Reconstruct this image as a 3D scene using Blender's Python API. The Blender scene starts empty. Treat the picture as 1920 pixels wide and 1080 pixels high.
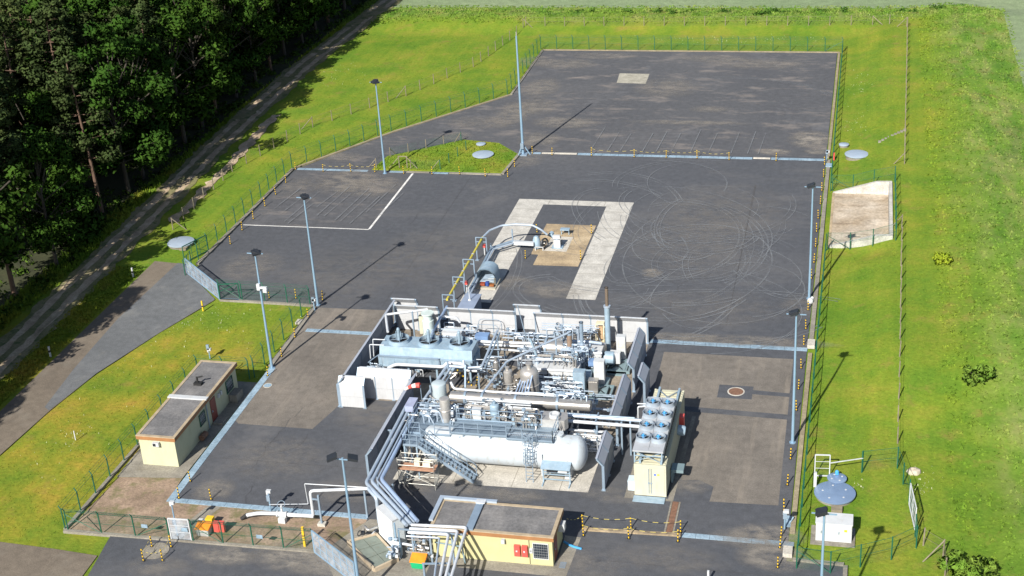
import bpy, bmesh, math, random
import numpy as np
from mathutils import Vector, Matrix
from mathutils.geometry import tessellate_polygon
random.seed(7); rng = np.random.default_rng(7)
SC = bpy.context.scene
COL = SC.collection
R_ = math.radians
# ------------------------------------------------------------------ camera survey (site axes: x right, y away, z up; metres)
F = 2696.8753; H = 62.0
cr = np.array([0.97248473, 0.22545236, -0.05869147]); cu = np.array([-0.04628729, 0.43389528, 0.89977351]); cf = np.array([-0.22832201, 0.87229933, -0.43239211])
def ray(px, py): return cf + cr*(px-960)/F - cu*(py-540)/F
def G(px, py, z=0.0):                       # point of the level z seen at a survey mark
    d = ray(px, py); t = (z-H)/d[2]; return (d[0]*t, d[1]*t, z)
def PY(px, py, Y):                          # point of the vertical plane y = Y
    d = ray(px, py); t = Y/d[1]; return (d[0]*t, Y, H+d[2]*t)
def G2(px, py, z=0.0): return G(px, py, z)[:2]
# ------------------------------------------------------------------ materials
MATS = {}
def _nodes(name):
    m = bpy.data.materials.new(name); m.use_nodes = True
    nt = m.node_tree; b = nt.nodes['Principled BSDF']; return m, nt, b
def _pos(nt, scale=(1, 1, 1)):
    g = nt.nodes.new('ShaderNodeNewGeometry'); mp = nt.nodes.new('ShaderNodeMapping'); mp.inputs['Scale'].default_value = scale
    nt.links.new(g.outputs['Position'], mp.inputs['Vector']); return mp.outputs['Vector']
def _noise(nt, vec, scale, detail=4, rough=.55):
    n = nt.nodes.new('ShaderNodeTexNoise'); n.inputs['Scale'].default_value = scale; n.inputs['Detail'].default_value = detail
    n.inputs['Roughness'].default_value = rough; nt.links.new(vec, n.inputs['Vector']); return n.outputs['Fac']
def _ramp(nt, fac, stops):
    r = nt.nodes.new('ShaderNodeValToRGB'); e = r.color_ramp.elements
    while len(e) < len(stops): e.new(.5)
    for i, (p, c) in enumerate(stops):
        e[i].position = p; e[i].color = (*c, 1) if len(c) == 3 else c
    nt.links.new(fac, r.inputs['Fac']); return r.outputs['Color']
def _mix(nt, fac, a, b, mode='MIX'):
    m = nt.nodes.new('ShaderNodeMix'); m.data_type = 'RGBA'; m.blend_type = mode
    for s, k in ((fac, 0), (a, 6), (b, 7)):
        if isinstance(s, (int, float)): m.inputs[k].default_value = s
        elif isinstance(s, tuple): m.inputs[k].default_value = (*s, 1)
        else: nt.links.new(s, m.inputs[k])
    return m.outputs[2]
def _bump(nt, b, h, strength, dist=.05):
    bp = nt.nodes.new('ShaderNodeBump'); bp.inputs['Strength'].default_value = strength; bp.inputs['Distance'].default_value = dist
    nt.links.new(h, bp.inputs['Height']); nt.links.new(bp.outputs['Normal'], b.inputs['Normal'])
def g3(c, k): return tuple(min(1, x*k) for x in c)
def mat(name, col, rough=.6, metal=0., var=.18, scale=1.2, stain=None, stain_amt=.35):
    if name in MATS: return MATS[name]
    m, nt, b = _nodes(name)
    v = _pos(nt); n = _noise(nt, v, scale, 5)
    c = _ramp(nt, n, [(.3, g3(col, 1-var)), (.7, g3(col, 1+var*.6))])
    if stain:
        v2 = _pos(nt, (1.6, 1.6, .35)); n2 = _noise(nt, v2, 1.7, 5, .65)
        f = _ramp(nt, n2, [(.52, (0, 0, 0)), (.72, (stain_amt,)*3)])
        c = _mix(nt, f, c, stain)
    nt.links.new(c, b.inputs['Base Color']); b.inputs['Roughness'].default_value = rough; b.inputs['Metallic'].default_value = metal
    MATS[name] = m; return m
def ground_mat(name, stops, big=.08, fine=9., streak=None, streak_col=None, streak_amt=.5, bump=.3, rough=.9, patch=None):
    if name in MATS: return MATS[name]
    m, nt, b = _nodes(name); v = _pos(nt)
    n1 = _noise(nt, v, big, 6, .6); c = _ramp(nt, n1, stops)
    n2 = _noise(nt, v, fine, 3, .7); c = _mix(nt, .55, c, _ramp(nt, n2, [(.25, (.45, .45, .45)), (.75, (1.55, 1.55, 1.55))]), 'MULTIPLY')
    n4 = _noise(nt, v, fine*.16, 5, .6); c = _mix(nt, .5, c, _ramp(nt, n4, [(.3, (.65, .65, .65)), (.7, (1.3, 1.3, 1.3))]), 'MULTIPLY')
    if streak:
        n3 = _noise(nt, _pos(nt, streak), 1., 6, .68)
        c = _mix(nt, _ramp(nt, n3, [(.53, (0, 0, 0)), (.74, (streak_amt,)*3)]), c, streak_col)
    if patch:
        n5 = _noise(nt, v, patch[0], 5, .7); c = _mix(nt, _ramp(nt, n5, [(patch[1], (0, 0, 0)), (patch[1]+.12, (patch[2],)*3)]), c, patch[3])
    nt.links.new(c, b.inputs['Base Color']); b.inputs['Roughness'].default_value = rough
    if bump: _bump(nt, b, n2, bump)
    MATS[name] = m; return m
def mesh_mat(name, col, opaque, pitch=0):
    if name in MATS: return MATS[name]
    m, nt, b = _nodes(name); b.inputs['Base Color'].default_value = (*col, 1); b.inputs['Roughness'].default_value = .5
    t = nt.nodes.new('ShaderNodeBsdfTransparent'); mx = nt.nodes.new('ShaderNodeMixShader')
    n = _noise(nt, _pos(nt), 1.5, 3); f = _ramp(nt, n, [(.3, (opaque*.6,)*3), (.7, (opaque*1.4,)*3)])
    nt.links.new(f, mx.inputs[0]); nt.links.new(t.outputs[0], mx.inputs[1]); nt.links.new(b.outputs[0], mx.inputs[2])
    nt.links.new(mx.outputs[0], nt.nodes['Material Output'].inputs['Surface']); MATS[name] = m; return m
STEEL = mat('galvanised_steel', (.26, .34, .43), .42, .3, .15)
PIPE = mat('pipe_cladding', (.42, .50, .60), .38, .35, .1)
PIPEW = mat('white_pipe_paint', (.56, .59, .63), .42, .15, .1, 2., stain=(.30, .26, .22))
SILVER = mat('aluminium_cladding', (.46, .445, .425), .4, .7, .08, 3., stain=(.4, .37, .33))
VESSEL = mat('vessel_steel', (.50, .48, .455), .4, .55, .12, 4.)
WHITE = mat('white_paint', (.48, .50, .52), .45, 0, .06, stain=(.36, .33, .28), stain_amt=.35)
TANKW = mat('tank_paint', (.455, .505, .55), .42, 0, .10, .6, stain=(.30, .27, .21), stain_amt=.55)
COOLER = mat('cooler_paint', (.27, .37, .46), .5, .15, .16, 2.2, stain=(.40, .45, .48), stain_amt=.5)
POLE = mat('pole_paint', (.22, .34, .46), .4, .2, .06)
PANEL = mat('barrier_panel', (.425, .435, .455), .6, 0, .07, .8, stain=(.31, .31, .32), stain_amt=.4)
PANEL_SHADED = mat('barrier_panel_shaded', (.31, .34, .405), .6, 0, .07, .8)  # darker copy of the same panel, shade of the sunless faces put into colour
DARK = mat('dark_metal', (.03, .034, .042), .5, .3)
BLACK = mat('black_rubber', (.015, .015, .016), .7)
GREEN = mat('green_fence_paint', (.012, .10, .062), .45, 0, .1)
TEALM = mesh_mat('green_wire_mesh', (.02, .13, .07), .09)
WIREM = mesh_mat('grey_wire_mesh', (.14, .15, .10), .07)
GATEM = mesh_mat('galvanised_mesh', (.5, .57, .66), .38)
TIMBER = mat('weathered_timber', (.21, .18, .13), .85, 0, .3, 2.)
YELLOW = mat('yellow_paint', (.72, .46, .025), .5, 0, .08)
YPIPE = mat('yellow_gas_paint', (.50, .42, .06), .5, 0, .12)
ORANGE = mat('orange_plastic', (.80, .26, .02), .45)
RED = mat('red_paint', (.60, .085, .07), .42, 0, .08)
BLUE = mat('blue_paint', (.06, .30, .62), .4)
GREENP = mat('green_plastic', (.01, .34, .14), .45)
CREAM = mat('cream_render', (.45, .45, .305), .75, 0, .06, .8, stain=(.33, .32, .22), stain_amt=.4)
CREAMY = mat('yellow_render', (.46, .43, .235), .75, 0, .06, .8, stain=(.34, .31, .17), stain_amt=.4)
CONTCR = mat('container_cream', (.47, .465, .365), .5, 0, .06, stain=(.34, .32, .24), stain_amt=.4)
CONTY = mat('container_roof_yellow', (.49, .465, .34), .5, 0, .1)
FASCIA = mat('brown_fascia', (.30, .145, .06), .6, 0, .15)
ROOFTAN = mat('roof_edge_tan', (.36, .29, .20), .8, 0, .2, 2.)
DOORR = mat('red_brown_door', (.20, .045, .03), .5)
GLASS = mat('dark_glass', (.02, .03, .045), .15)
RUST = mat('rusty_steel', (.18, .095, .06), .8, 0, .3, 4.)
LIDM = mat('lid_coating', (.33, .40, .49), .45, .1, .1, stain=(.36, .38, .38), stain_amt=.4)
LIDB = mat('blue_lid_coating', (.22, .31, .46), .3, .3, .1)
CONC = ground_mat('concrete', [(.3, (.36, .34, .30)), (.7, (.50, .47, .42))], .5, 7., (.25, 1.4, 1), (.30, .28, .25), .5, .15, .85)
CONCD = ground_mat('weathered_concrete', [(.3, (.17, .155, .13)), (.7, (.27, .25, .21))], .35, 7., (.3, .9, 1), (.13, .11, .08), .6, .15, .9)
PITW = ground_mat('bleached_concrete', [(.3, (.38, .365, .335)), (.7, (.48, .465, .43))], .7, 6., (1.6, 1.6, .3), (.33, .31, .27), .55, .1, .85)
DRAINM = ground_mat('drain_cover', [(.3, (.19, .28, .36)), (.7, (.26, .35, .43))], .4, 5., None, None, 0, .1, .55)
ASPH = ground_mat('asphalt', [(.25, (.055, .060, .071)), (.5, (.067, .071, .082)), (.75, (.086, .088, .096))], .07, 10., (.06, .22, 1), (.135, .13, .128), .45, .25, .88, (.09, .60, .55, (.125, .122, .124)))
ASPHT = ground_mat('asphalt_upper', [(.25, (.062, .064, .073)), (.5, (.074, .076, .084)), (.75, (.092, .092, .098))], .06, 9., (.17, .42, 1), (.25, .215, .19), .75, .25, .9, (.09, .58, .55, (.125, .125, .135)))
ASPHB = ground_mat('asphalt_brown', [(.25, (.115, .102, .09)), (.5, (.148, .132, .115)), (.75, (.195, .17, .145))], .16, 9., (.9, .08, 1), (.25, .215, .175), .65, .25, .92, (.5, .6, .4, (.10, .088, .075)))
ROADB = ground_mat('old_road', [(.25, (.115, .094, .074)), (.75, (.175, .145, .112))], .12, 9., (.3, .3, 1), (.2, .18, .15), .5, .2, .9)
ROADG = ground_mat('grey_road', [(.25, (.09, .097, .105)), (.75, (.135, .14, .147))], .15, 9., (.35, .25, 1), (.22, .215, .2), .5, .2, .9)
SLAB = ground_mat('plant_slab', [(.25, (.12, .105, .088)), (.5, (.23, .195, .155)), (.75, (.34, .29, .225))], .22, 6., (.35, .8, 1), (.08, .07, .06), .7, .2, .9)
SAND = ground_mat('sandy_concrete', [(.3, (.20, .155, .105)), (.5, (.36, .275, .17)), (.75, (.46, .37, .245))], .28, 6., (.22, .6, 1), (.13, .115, .095), .85, .2, .9)
TRACK = ground_mat('track_gravel', [(.25, (.13, .14, .04)), (.5, (.21, .18, .09)), (.8, (.31, .25, .17))], .35, 5., (.6, .10, 1), (.05, .085, .02), .7, .4, .95, (.7, .50, .85, (.06, .095, .02)))
RUT = ground_mat('rut_gravel', [(.25, (.29, .21, .14)), (.5, (.42, .32, .22)), (.8, (.52, .43, .32))], .4, 5., (1.2, .10, 1), (.12, .11, .05), .7, .4, .95, (.6, .56, .8, (.10, .11, .03)))
GRAV = ground_mat('bed_gravel', [(.25, (.16, .115, .08)), (.55, (.27, .195, .14)), (.8, (.36, .27, .20))], .5, 4.5, None, None, 0, .8, .95, (.55, .50, .8, (.13, .125, .05)))
ROOFG = ground_mat('roof_gravel', [(.3, (.11, .11, .115)), (.7, (.17, .165, .165))], .5, 5., (.5, .5, .5), (.26, .25, .24), .4, .5, .95)
BASIN = ground_mat('basin_sediment', [(.25, (.20, .145, .09)), (.42, (.36, .29, .21)), (.7, (.48, .42, .345))], .3, 3., (.5, .8, 1), (.12, .085, .055), .8, .3, .95, (.6, .62, .6, (.14, .12, .03)))
MARK = ground_mat('road_paint', [(.3, (.55, .54, .52)), (.7, (.70, .69, .67))], .8, 7., (1, 1, 1), (.25, .25, .25), .5, 0, .7)
def make_grass():
    m, nt, b = _nodes('meadow'); v = _pos(nt)
    big = _noise(nt, v, .045, 5, .6); mid = _noise(nt, v, .16, 7, .66); fine = _noise(nt, v, 3.2, 5, .75); tuss = _noise(nt, _pos(nt, (1.1, .42, 1)), .34, 6, .64)
    lawn = _ramp(nt, mid, [(.22, (.072, .150, .014)), (.40, (.110, .192, .018)), (.52, (.148, .212, .020)), (.64, (.195, .220, .028)), (.76, (.25, .18, .05))])
    rough = _ramp(nt, tuss, [(.28, (.062, .140, .018)), (.44, (.098, .190, .022)), (.58, (.140, .222, .034)), (.76, (.215, .235, .075))])
    sx = nt.nodes.new('ShaderNodeSeparateXYZ'); g = nt.nodes.new('ShaderNodeNewGeometry'); nt.links.new(g.outputs['Position'], sx.inputs[0])
    def sstep(sock, lo, hi):
        mr = nt.nodes.new('ShaderNodeMapRange'); mr.interpolation_type = 'SMOOTHSTEP'; mr.inputs[1].default_value = lo; mr.inputs[2].default_value = hi; nt.links.new(sock, mr.inputs[0]); return mr.outputs[0]
    def math_(op, a, c):
        n = nt.nodes.new('ShaderNodeMath'); n.operation = op
        for i, s in enumerate((a, c)):
            if isinstance(s, (int, float)): n.inputs[i].default_value = s
            else: nt.links.new(s, n.inputs[i])
        return n.outputs[0]
    wob = math_('MULTIPLY', math_('SUBTRACT', mid, .5), 9.)
    zone = math_('MAXIMUM', sstep(math_('ADD', sx.outputs[1], wob), 219, 224), sstep(math_('ADD', sx.outputs[0], wob), 8, 15))
    mow = _noise(nt, _pos(nt, (.9, .05, 1)), 1., 4, .6); lawn = _mix(nt, .6, lawn, _ramp(nt, mow, [(.35, (.82, .9, .8)), (.65, (1.15, 1.06, 1.1))]), 'MULTIPLY')
    c = _mix(nt, zone, lawn, rough)
    c = _mix(nt, .75, c, _ramp(nt, big, [(.3, (.72, .86, .72)), (.5, (1, 1, 1)), (.72, (1.22, 1.05, .95))]), 'MULTIPLY')
    c = _mix(nt, .75, c, _ramp(nt, fine, [(.25, (.6, .64, .6)), (.5, (1, 1, 1)), (.75, (1.4, 1.35, 1.5))]), 'MULTIPLY')
    inv = lambda s: math_('SUBTRACT', 1., s)
    slope = math_('MULTIPLY', inv(sstep(math_('ADD', sx.outputs[0], wob), -57, -50)), inv(sstep(math_('ADD', sx.outputs[1], wob), 106, 122)))
    c = _mix(nt, slope, c, _mix(nt, 1., c, _ramp(nt, mid, [(.35, (1.15, .98, 1.)), (.6, (1.5, 1.02, 1.2))]), 'MULTIPLY'))
    tan = _noise(nt, _pos(nt, (.42, .13, 1)), 1., 6, .66); tf = _ramp(nt, tan, [(.47, (0, 0, 0)), (.70, (.55, .55, .55))]); c = _mix(nt, math_('MULTIPLY', tf, zone), c, (.265, .235, .105))
    tk = _noise(nt, _pos(nt, (.75, 1.15, 1)), .8, 5, .7); tg = _noise(nt, v, .07, 3, .5); kf = math_('MULTIPLY', _ramp(nt, tk, [(.55, (0, 0, 0)), (.67, (.6, .6, .6))]), _ramp(nt, tg, [(.42, (.15, .15, .15)), (.58, (1, 1, 1))])); c = _mix(nt, math_('MULTIPLY', kf, zone), c, (.062, .125, .022))
    dry = _noise(nt, v, .31, 6, .72); c = _mix(nt, _ramp(nt, dry, [(.56, (0, 0, 0)), (.74, (.6, .6, .6))]), c, (.245, .165, .055))
    nt.links.new(c, b.inputs['Base Color']); b.inputs['Roughness'].default_value = .95; b.inputs['Specular IOR Level'].default_value = .15
    _bump(nt, b, fine, .6, .12); return m
MEADOW = make_grass()
CROP = ground_mat('young_crop', [(.3, (.155, .215, .105)), (.7, (.20, .25, .135))], .05, 4., (2.4, .06, 1), (.12, .19, .07), .45, .4, .95)
LITTER = ground_mat('forest_litter', [(.3, (.018, .022, .008)), (.6, (.035, .04, .014)), (.8, (.055, .045, .022))], .3, 4., None, None, 0, .5, .98)
# ------------------------------------------------------------------ mesh collector
def tag(o, label=None, cat=None, group=None, kind=None):
    for k, v in (('label', label), ('category', cat), ('group', group), ('kind', kind)):
        if v: o[k] = v
    return o
def thing(name, label, cat, loc=(0, 0, 0), group=None):
    o = bpy.data.objects.new(name, None); o.empty_display_size = .3; COL.objects.link(o); o.location = loc
    return tag(o, label, cat, group)
def wloc(o):
    p = Vector((0, 0, 0))
    while o: p += o.location; o = o.parent
    return p
class MB:
    def __init__(s): s.v = []; s.f = []; s.m = []
    def add(s, vs, fs, m=0):
        o = len(s.v); s.v += [tuple(p) for p in vs]; s.f += [tuple(i+o for i in q) for q in fs]; s.m += [m]*len(fs); return s
    def box(s, x0, y0, z0, x1, y1, z1, m=0):
        if x0 > x1: x0, x1 = x1, x0
        if y0 > y1: y0, y1 = y1, y0
        if z0 > z1: z0, z1 = z1, z0
        return s.add([(x0, y0, z0), (x1, y0, z0), (x1, y1, z0), (x0, y1, z0), (x0, y0, z1), (x1, y0, z1), (x1, y1, z1), (x0, y1, z1)],
                     [(0, 3, 2, 1), (4, 5, 6, 7), (0, 1, 5, 4), (1, 2, 6, 5), (2, 3, 7, 6), (3, 0, 4, 7)], m)
    def bar(s, p0, p1, w, h=None, m=0):          # square section bar between two points
        h = h or w; a, b = Vector(p0), Vector(p1); d = (b-a).normalized()
        up = Vector((0, 0, 1)) if abs(d.z) < .95 else Vector((0, 1, 0))
        x = d.cross(up).normalized()*w/2; y = x.cross(d).normalized()*h/2
        vs = [a-x-y, a+x-y, a+x+y, a-x+y, b-x-y, b+x-y, b+x+y, b-x+y]
        return s.add(vs, [(0, 1, 2, 3), (7, 6, 5, 4), (0, 4, 5, 1), (1, 5, 6, 2), (2, 6, 7, 3), (3, 7, 4, 0)], m)
    def cyl(s, p0, p1, r0, r1=None, n=12, m=0, cap=True):
        r1 = r0 if r1 is None else r1; a, b = Vector(p0), Vector(p1); d = (b-a).normalized()
        up = Vector((0, 0, 1)) if abs(d.z) < .95 else Vector((1, 0, 0)); x = d.cross(up).normalized(); y = x.cross(d)
        vs = [c+(x*math.cos(t)+y*math.sin(t))*r for c, r in ((a, r0), (b, r1)) for t in [2*math.pi*i/n for i in range(n)]]
        fs = [(i, i+n, (i+1) % n+n, (i+1) % n) for i in range(n)]
        if cap: fs += [tuple(range(n)), tuple(range(2*n-1, n-1, -1))]
        return s.add(vs, fs, m)
    def lathe(s, prof, p0, axis, n=24, m=0):      # profile of (radius, distance along axis)
        a = Vector(p0); d = Vector(axis).normalized(); up = Vector((0, 0, 1)) if abs(d.z) < .95 else Vector((1, 0, 0))
        x = d.cross(up).normalized(); y = x.cross(d); vs = []
        for r, h in prof:
            for i in range(n):
                t = 2*math.pi*i/n; vs.append(a+d*h+(x*math.cos(t)+y*math.sin(t))*r)
        fs = [(k*n+i, (k+1)*n+i, (k+1)*n+(i+1) % n, k*n+(i+1) % n) for k in range(len(prof)-1) for i in range(n)]
        return s.add(vs, fs, m)
    def tube(s, pts, r, n=8, m=0, bend=None):     # round pipe with swept elbows
        P = [Vector(p) for p in pts]; out = [P[0]]; bend = bend or r*2.2
        for i in range(1, len(P)-1):
            a, b, c = P[i-1], P[i], P[i+1]; u, w = (a-b), (c-b); k = min(bend, u.length*.45, w.length*.45); u.normalize(); w.normalize()
            for t in (0, .33, .67, 1):
                out.append((b+u*k)*(1-t)**2+b*2*t*(1-t)+(b+w*k)*t*t)
        out.append(P[-1]); T = []
        for i, p in enumerate(out):
            d = (out[min(i+1, len(out)-1)]-out[max(i-1, 0)]); T.append(d.normalized() if d.length > 1e-6 else Vector((0, 0, 1)))
        ref = Vector((0, 0, 1)) if abs(T[0].z) < .9 else Vector((1, 0, 0)); vs = []
        for p, d in zip(out, T):
            ref = (ref-d*ref.dot(d)); ref = ref.normalized() if ref.length > 1e-4 else d.orthogonal().normalized(); y = d.cross(ref)
            vs += [p+(ref*math.cos(2*math.pi*k/n)+y*math.sin(2*math.pi*k/n))*r for k in range(n)]
        L = len(out); fs = [(k*n+i, k*n+(i+1) % n, (k+1)*n+(i+1) % n, (k+1)*n+i) for k in range(L-1) for i in range(n)]
        fs += [tuple(range(n-1, -1, -1)), tuple(range((L-1)*n, L*n))]
        return s.add(vs, fs, m)
    def torus(s, c, R, r, axis=(0, 0, 1), n=20, k=6, m=0):
        d = Vector(axis).normalized(); x = d.orthogonal().normalized(); y = d.cross(x); c = Vector(c); vs = []
        for i in range(n):
            e = x*math.cos(2*math.pi*i/n)+y*math.sin(2*math.pi*i/n)
            vs += [c+e*(R+r*math.cos(2*math.pi*j/k))+d*r*math.sin(2*math.pi*j/k) for j in range(k)]
        return s.add(vs, [(i*k+j, ((i+1) % n)*k+j, ((i+1) % n)*k+(j+1) % k, i*k+(j+1) % k) for i in range(n) for j in range(k)], m)
    def sheet(s, poly, z=0., m=0):
        P = [Vector((p[0], p[1], z if len(p) < 3 else p[2])) for p in poly]
        tr = tessellate_polygon([[Vector((p.x, p.y, 0)) for p in P]]); fs = []
        for a, b, c in tr:
            n = (P[b]-P[a]).cross(P[c]-P[a]); fs.append((a, b, c) if n.z > 0 else (a, c, b))
        return s.add(P, fs, m)
    def prism(s, poly, z0, z1, m=0):
        a2 = sum(p[0]*q[1]-q[0]*p[1] for p, q in zip(poly, poly[1:]+poly[:1]))
        if a2 < 0: poly = poly[::-1]
        s.sheet(poly, z1, m); n = len(poly)
        vs = [(p[0], p[1], z0) for p in poly]+[(p[0], p[1], z1) for p in poly]
        return s.add(vs, [(i, (i+1) % n, (i+1) % n+n, i+n) for i in range(n)], m)
    def quad(s, a, b, c, d, m=0): return s.add([a, b, c, d], [(0, 1, 2, 3)], m)
    def build(s, name, mats, parent=None, smooth=False):
        me = bpy.data.meshes.new(name); off = wloc(parent) if parent else Vector((0, 0, 0))
        me.from_pydata([(p[0]-off.x, p[1]-off.y, p[2]-off.z) for p in s.v], [], s.f)
        for mm in (mats if isinstance(mats, (list, tuple)) else [mats]): me.materials.append(mm)
        me.polygons.foreach_set('material_index', s.m)
        if smooth:
            me.shade_smooth(); me.set_sharp_from_angle(angle=R_(40))
        me.update(); o = bpy.data.objects.new(name, me); COL.objects.link(o)
        if parent: o.parent = parent
        return o
def copy_tree(o, loc=None, rz=None, label=None, group=None):
    c = o.copy(); COL.objects.link(c)
    if loc is not None: c.location = loc
    if rz is not None: c.rotation_euler[2] = rz
    if label: c['label'] = label
    if group: c['group'] = group
    for ch in o.children:
        d = ch.copy(); COL.objects.link(d); d.parent = c
        for g in ch.children:
            e = g.copy(); COL.objects.link(e); e.parent = d
    return c
ORD = ['first', 'second', 'third', 'fourth', 'fifth', 'sixth', 'seventh', 'eighth', 'ninth', 'tenth', 'eleventh', 'twelfth', 'thirteenth', 'fourteenth', 'fifteenth', 'sixteenth', 'seventeenth', 'eighteenth', 'nineteenth', 'twentieth', 'twenty-first', 'twenty-second']
def struct(name, mb, m, smooth=False): return tag(mb.build(name, m, None, smooth), kind='structure')
def ss(a, b, x):
    t = np.clip((x-a)/(b-a), 0, 1); return t*t*(3-2*t)
# ------------------------------------------------------------------ camera, light
cam = bpy.data.cameras.new('camera'); co = bpy.data.objects.new('camera', cam); COL.objects.link(co); SC.camera = co
cam.sensor_width = 36; cam.lens = 36*F/1920; cam.clip_end = 12000; cam.clip_start = 1
co.matrix_world = Matrix(((cr[0], cu[0], -cf[0], 0), (cr[1], cu[1], -cf[1], 0), (cr[2], cu[2], -cf[2], H), (0, 0, 0, 1)))
w = bpy.data.worlds.new('World'); SC.world = w; w.use_nodes = True
sk = w.node_tree.nodes.new('ShaderNodeTexSky'); sk.sky_type = 'NISHITA'; sk.sun_disc = False
SEL = R_(36.5); SAZ = R_(194.2); sk.sun_elevation = SEL; sk.sun_rotation = SAZ
bg = w.node_tree.nodes['Background']; bg.inputs[1].default_value = .065; w.node_tree.links.new(sk.outputs[0], bg.inputs[0])
sl = bpy.data.lights.new('sun', 'SUN'); sl.energy = 4.9; sl.angle = R_(.53); sl.color = (1, .95, .86)
so = bpy.data.objects.new('sun', sl); COL.objects.link(so); so.location = (0, 0, 100)
so.rotation_euler = Vector((-math.sin(SAZ)*math.cos(SEL), -math.cos(SAZ)*math.cos(SEL), -math.sin(SEL))).to_track_quat('-Z', 'Y').to_euler()
SC.view_settings.view_transform = 'Standard'; SC.view_settings.look = 'None'; SC.view_settings.exposure = .75; SC.view_settings.gamma = 1
# ------------------------------------------------------------------ terrain: one sheet to the horizon, split by ground cover
PIT = (-2.2, 3.8, 138.2, 152.8)
def terr(x, y):
    x = np.asarray(x, float); y = np.asarray(y, float)
    wob = .5*np.sin(x*.35+1.3*np.sin(y*.21))*np.sin(y*.41+.8*np.sin(x*.3))+.3*np.sin(x*.93+y*.7)*np.sin(y*1.1-x*.4)
    bank = np.maximum(1.35*ss(-1.4, 4.6, x)*ss(100, 116, y)*(1-ss(223, 231, y)), 1.1*ss(214, 222, y)*(1-ss(223, 231, y))*ss(-84, -70, x))
    bank = bank*(1-.85*np.exp(-((x-.6)/2.6)**2-((y-136.2)/1.9)**2))
    rough = np.maximum(ss(7, 13, x)*(1-ss(19, 21, x)), ss(219, 225, y)*(1-ss(228, 231, y)))
    rough = np.maximum(rough, ss(-82, -86, x)*.8)
    z = -.08+bank+wob*(.05+.30*rough)+.55*np.exp(-((x-13.5)/4.)**2)*ss(90, 120, y)
    inpit = (x > PIT[0]+.05) & (x < PIT[1]-.05) & (y > PIT[2]+.05) & (y < PIT[3]-.05)
    return np.where(inpit, -.03, z)
def GT(px, py):                                  # survey mark resting on the sloping ground
    z = 0.
    for _ in range(12):
        p = G(px, py, z); z = float(terr(p[0], p[1]))
    return (p[0], p[1], z)
xs = np.unique(np.concatenate([[-4000, -1500, -600, -300, -220], np.arange(-180, 41, 1.), [-2.3, -2.1, 3.72, 3.88, -83.4, 20.6, 60, 120, 400, 1500, 4000]]))
ys = np.unique(np.concatenate([[-2500, -800, -200, 0, 30], np.arange(50, 262, 1.), [138.1, 138.3, 152.7, 152.9, 231.2, 280, 320, 400, 800, 2000, 6000]]))
XX, YY = np.meshgrid(xs, ys); ZZ = terr(XX, YY); nx = len(xs)
def ground_sheet(name, test, m):
    idx = {}; vs = []; fs = []
    for j in range(len(ys)-1):
        for i in range(nx-1):
            if test((xs[i]+xs[i+1])/2, (ys[j]+ys[j+1])/2):
                q = []
                for jj, ii in ((j, i), (j, i+1), (j+1, i+1), (j+1, i)):
                    k = jj*nx+ii
                    if k not in idx: idx[k] = len(vs); vs.append((xs[ii], ys[jj], ZZ[jj, ii]))
                    q.append(idx[k])
                fs.append(tuple(q))
    mb = MB(); mb.add(vs, fs); o = mb.build(name, m, None, False); o.data.shade_smooth(); return tag(o, kind='structure')
wood = lambda x, y: x < -83.4 and y < 250
crop = lambda x, y: (x > 20.6 or y > 231.2) and not wood(x, y)
ground_sheet('meadow_ground', lambda x, y: not wood(x, y) and not crop(x, y), MEADOW)
ground_sheet('forest_ground', wood, LITTER)
ground_sheet('crop_field', crop, CROP)
# ------------------------------------------------------------------ paved ground
YARD = [(-46.6, 206.4), (-46.6, 185.2), (-58.7, 169.2), (-67.2, 155.2), (-67.4, 127.), (-67.9, 125.2), (-61.8, 119.3), (-51.2, 118.8), (-51.0, 85.0), (-34.6, 84.95), (-34.6, 80.2),
        (-53.4, 79.7), (-52.7, 74.9), (-53, 40), (.6, 40), (.5, 84.), (-3.45, 84.05), (-3.45, 155), (-3.3, 206.4)]
struct('asphalt_yard', MB().sheet([p for p in YARD], 0.), ASPH)
struct('pad_asphalt', MB().sheet([(-46.5, 206.3), (-46.5, 185.2), (-58.6, 169.2), (-66.6, 155.6), (-58.5, 155.6), (-57.5, 160.4), (-48.8, 167.2), (-44., 166.4), (-40.2, 163.1), (-3.5, 163.9), (-3.4, 206.3)], .006), ASPHT)
struct('parking_bay_asphalt', MB().sheet([(-66.9, 154.9), (-66.9, 138.), (-52.2, 138.), (-52., 154.9)], .005), ASPHT)
struct('brown_asphalt', MB().sheet([(-50.9, 118.7), (-42.3, 118.9), (-42.4, 100.9), (-43.4, 96.6), (-50.1, 96.6), (-50.9, 97.4)], .006), ASPHB)
struct('brown_asphalt', MB().sheet([(-16., 113.6), (-4.1, 113.6), (-4.1, 90.8), (-9.5, 90.6), (-9.4, 92.6), (-10.6, 93.4), (-11.9, 93.2), (-12.4, 95.), (-15.8, 97.), (-15.9, 104.)], .006), ASPHB)
mb = MB()
mb.sheet([(-10.5, 108.3), (-7.6, 108.3), (-7.6, 106.1), (-10.5, 106.1)], .011); mb.sheet([(-13.2, 104.3), (-4.1, 104.), (-4.1, 103.2), (-13.2, 103.5)], .011); mb.sheet([(-7.6, 107.7), (-4.1, 107.5), (-4.1, 106.9), (-7.6, 107.0)], .011)
mb.sheet([(-4.55, 113.7), (-3.5, 113.7), (-3.5, 88), (-4.4, 88)], .012)
struct('asphalt_patches', mb, ASPH)
struct('plant_slab', MB().sheet([(-41.9, 115.2), (-17.6, 115.0), (-17.6, 98.6), (-35.8, 98.6), (-36., 102.), (-41.9, 101.9)], .008), SLAB)
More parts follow.
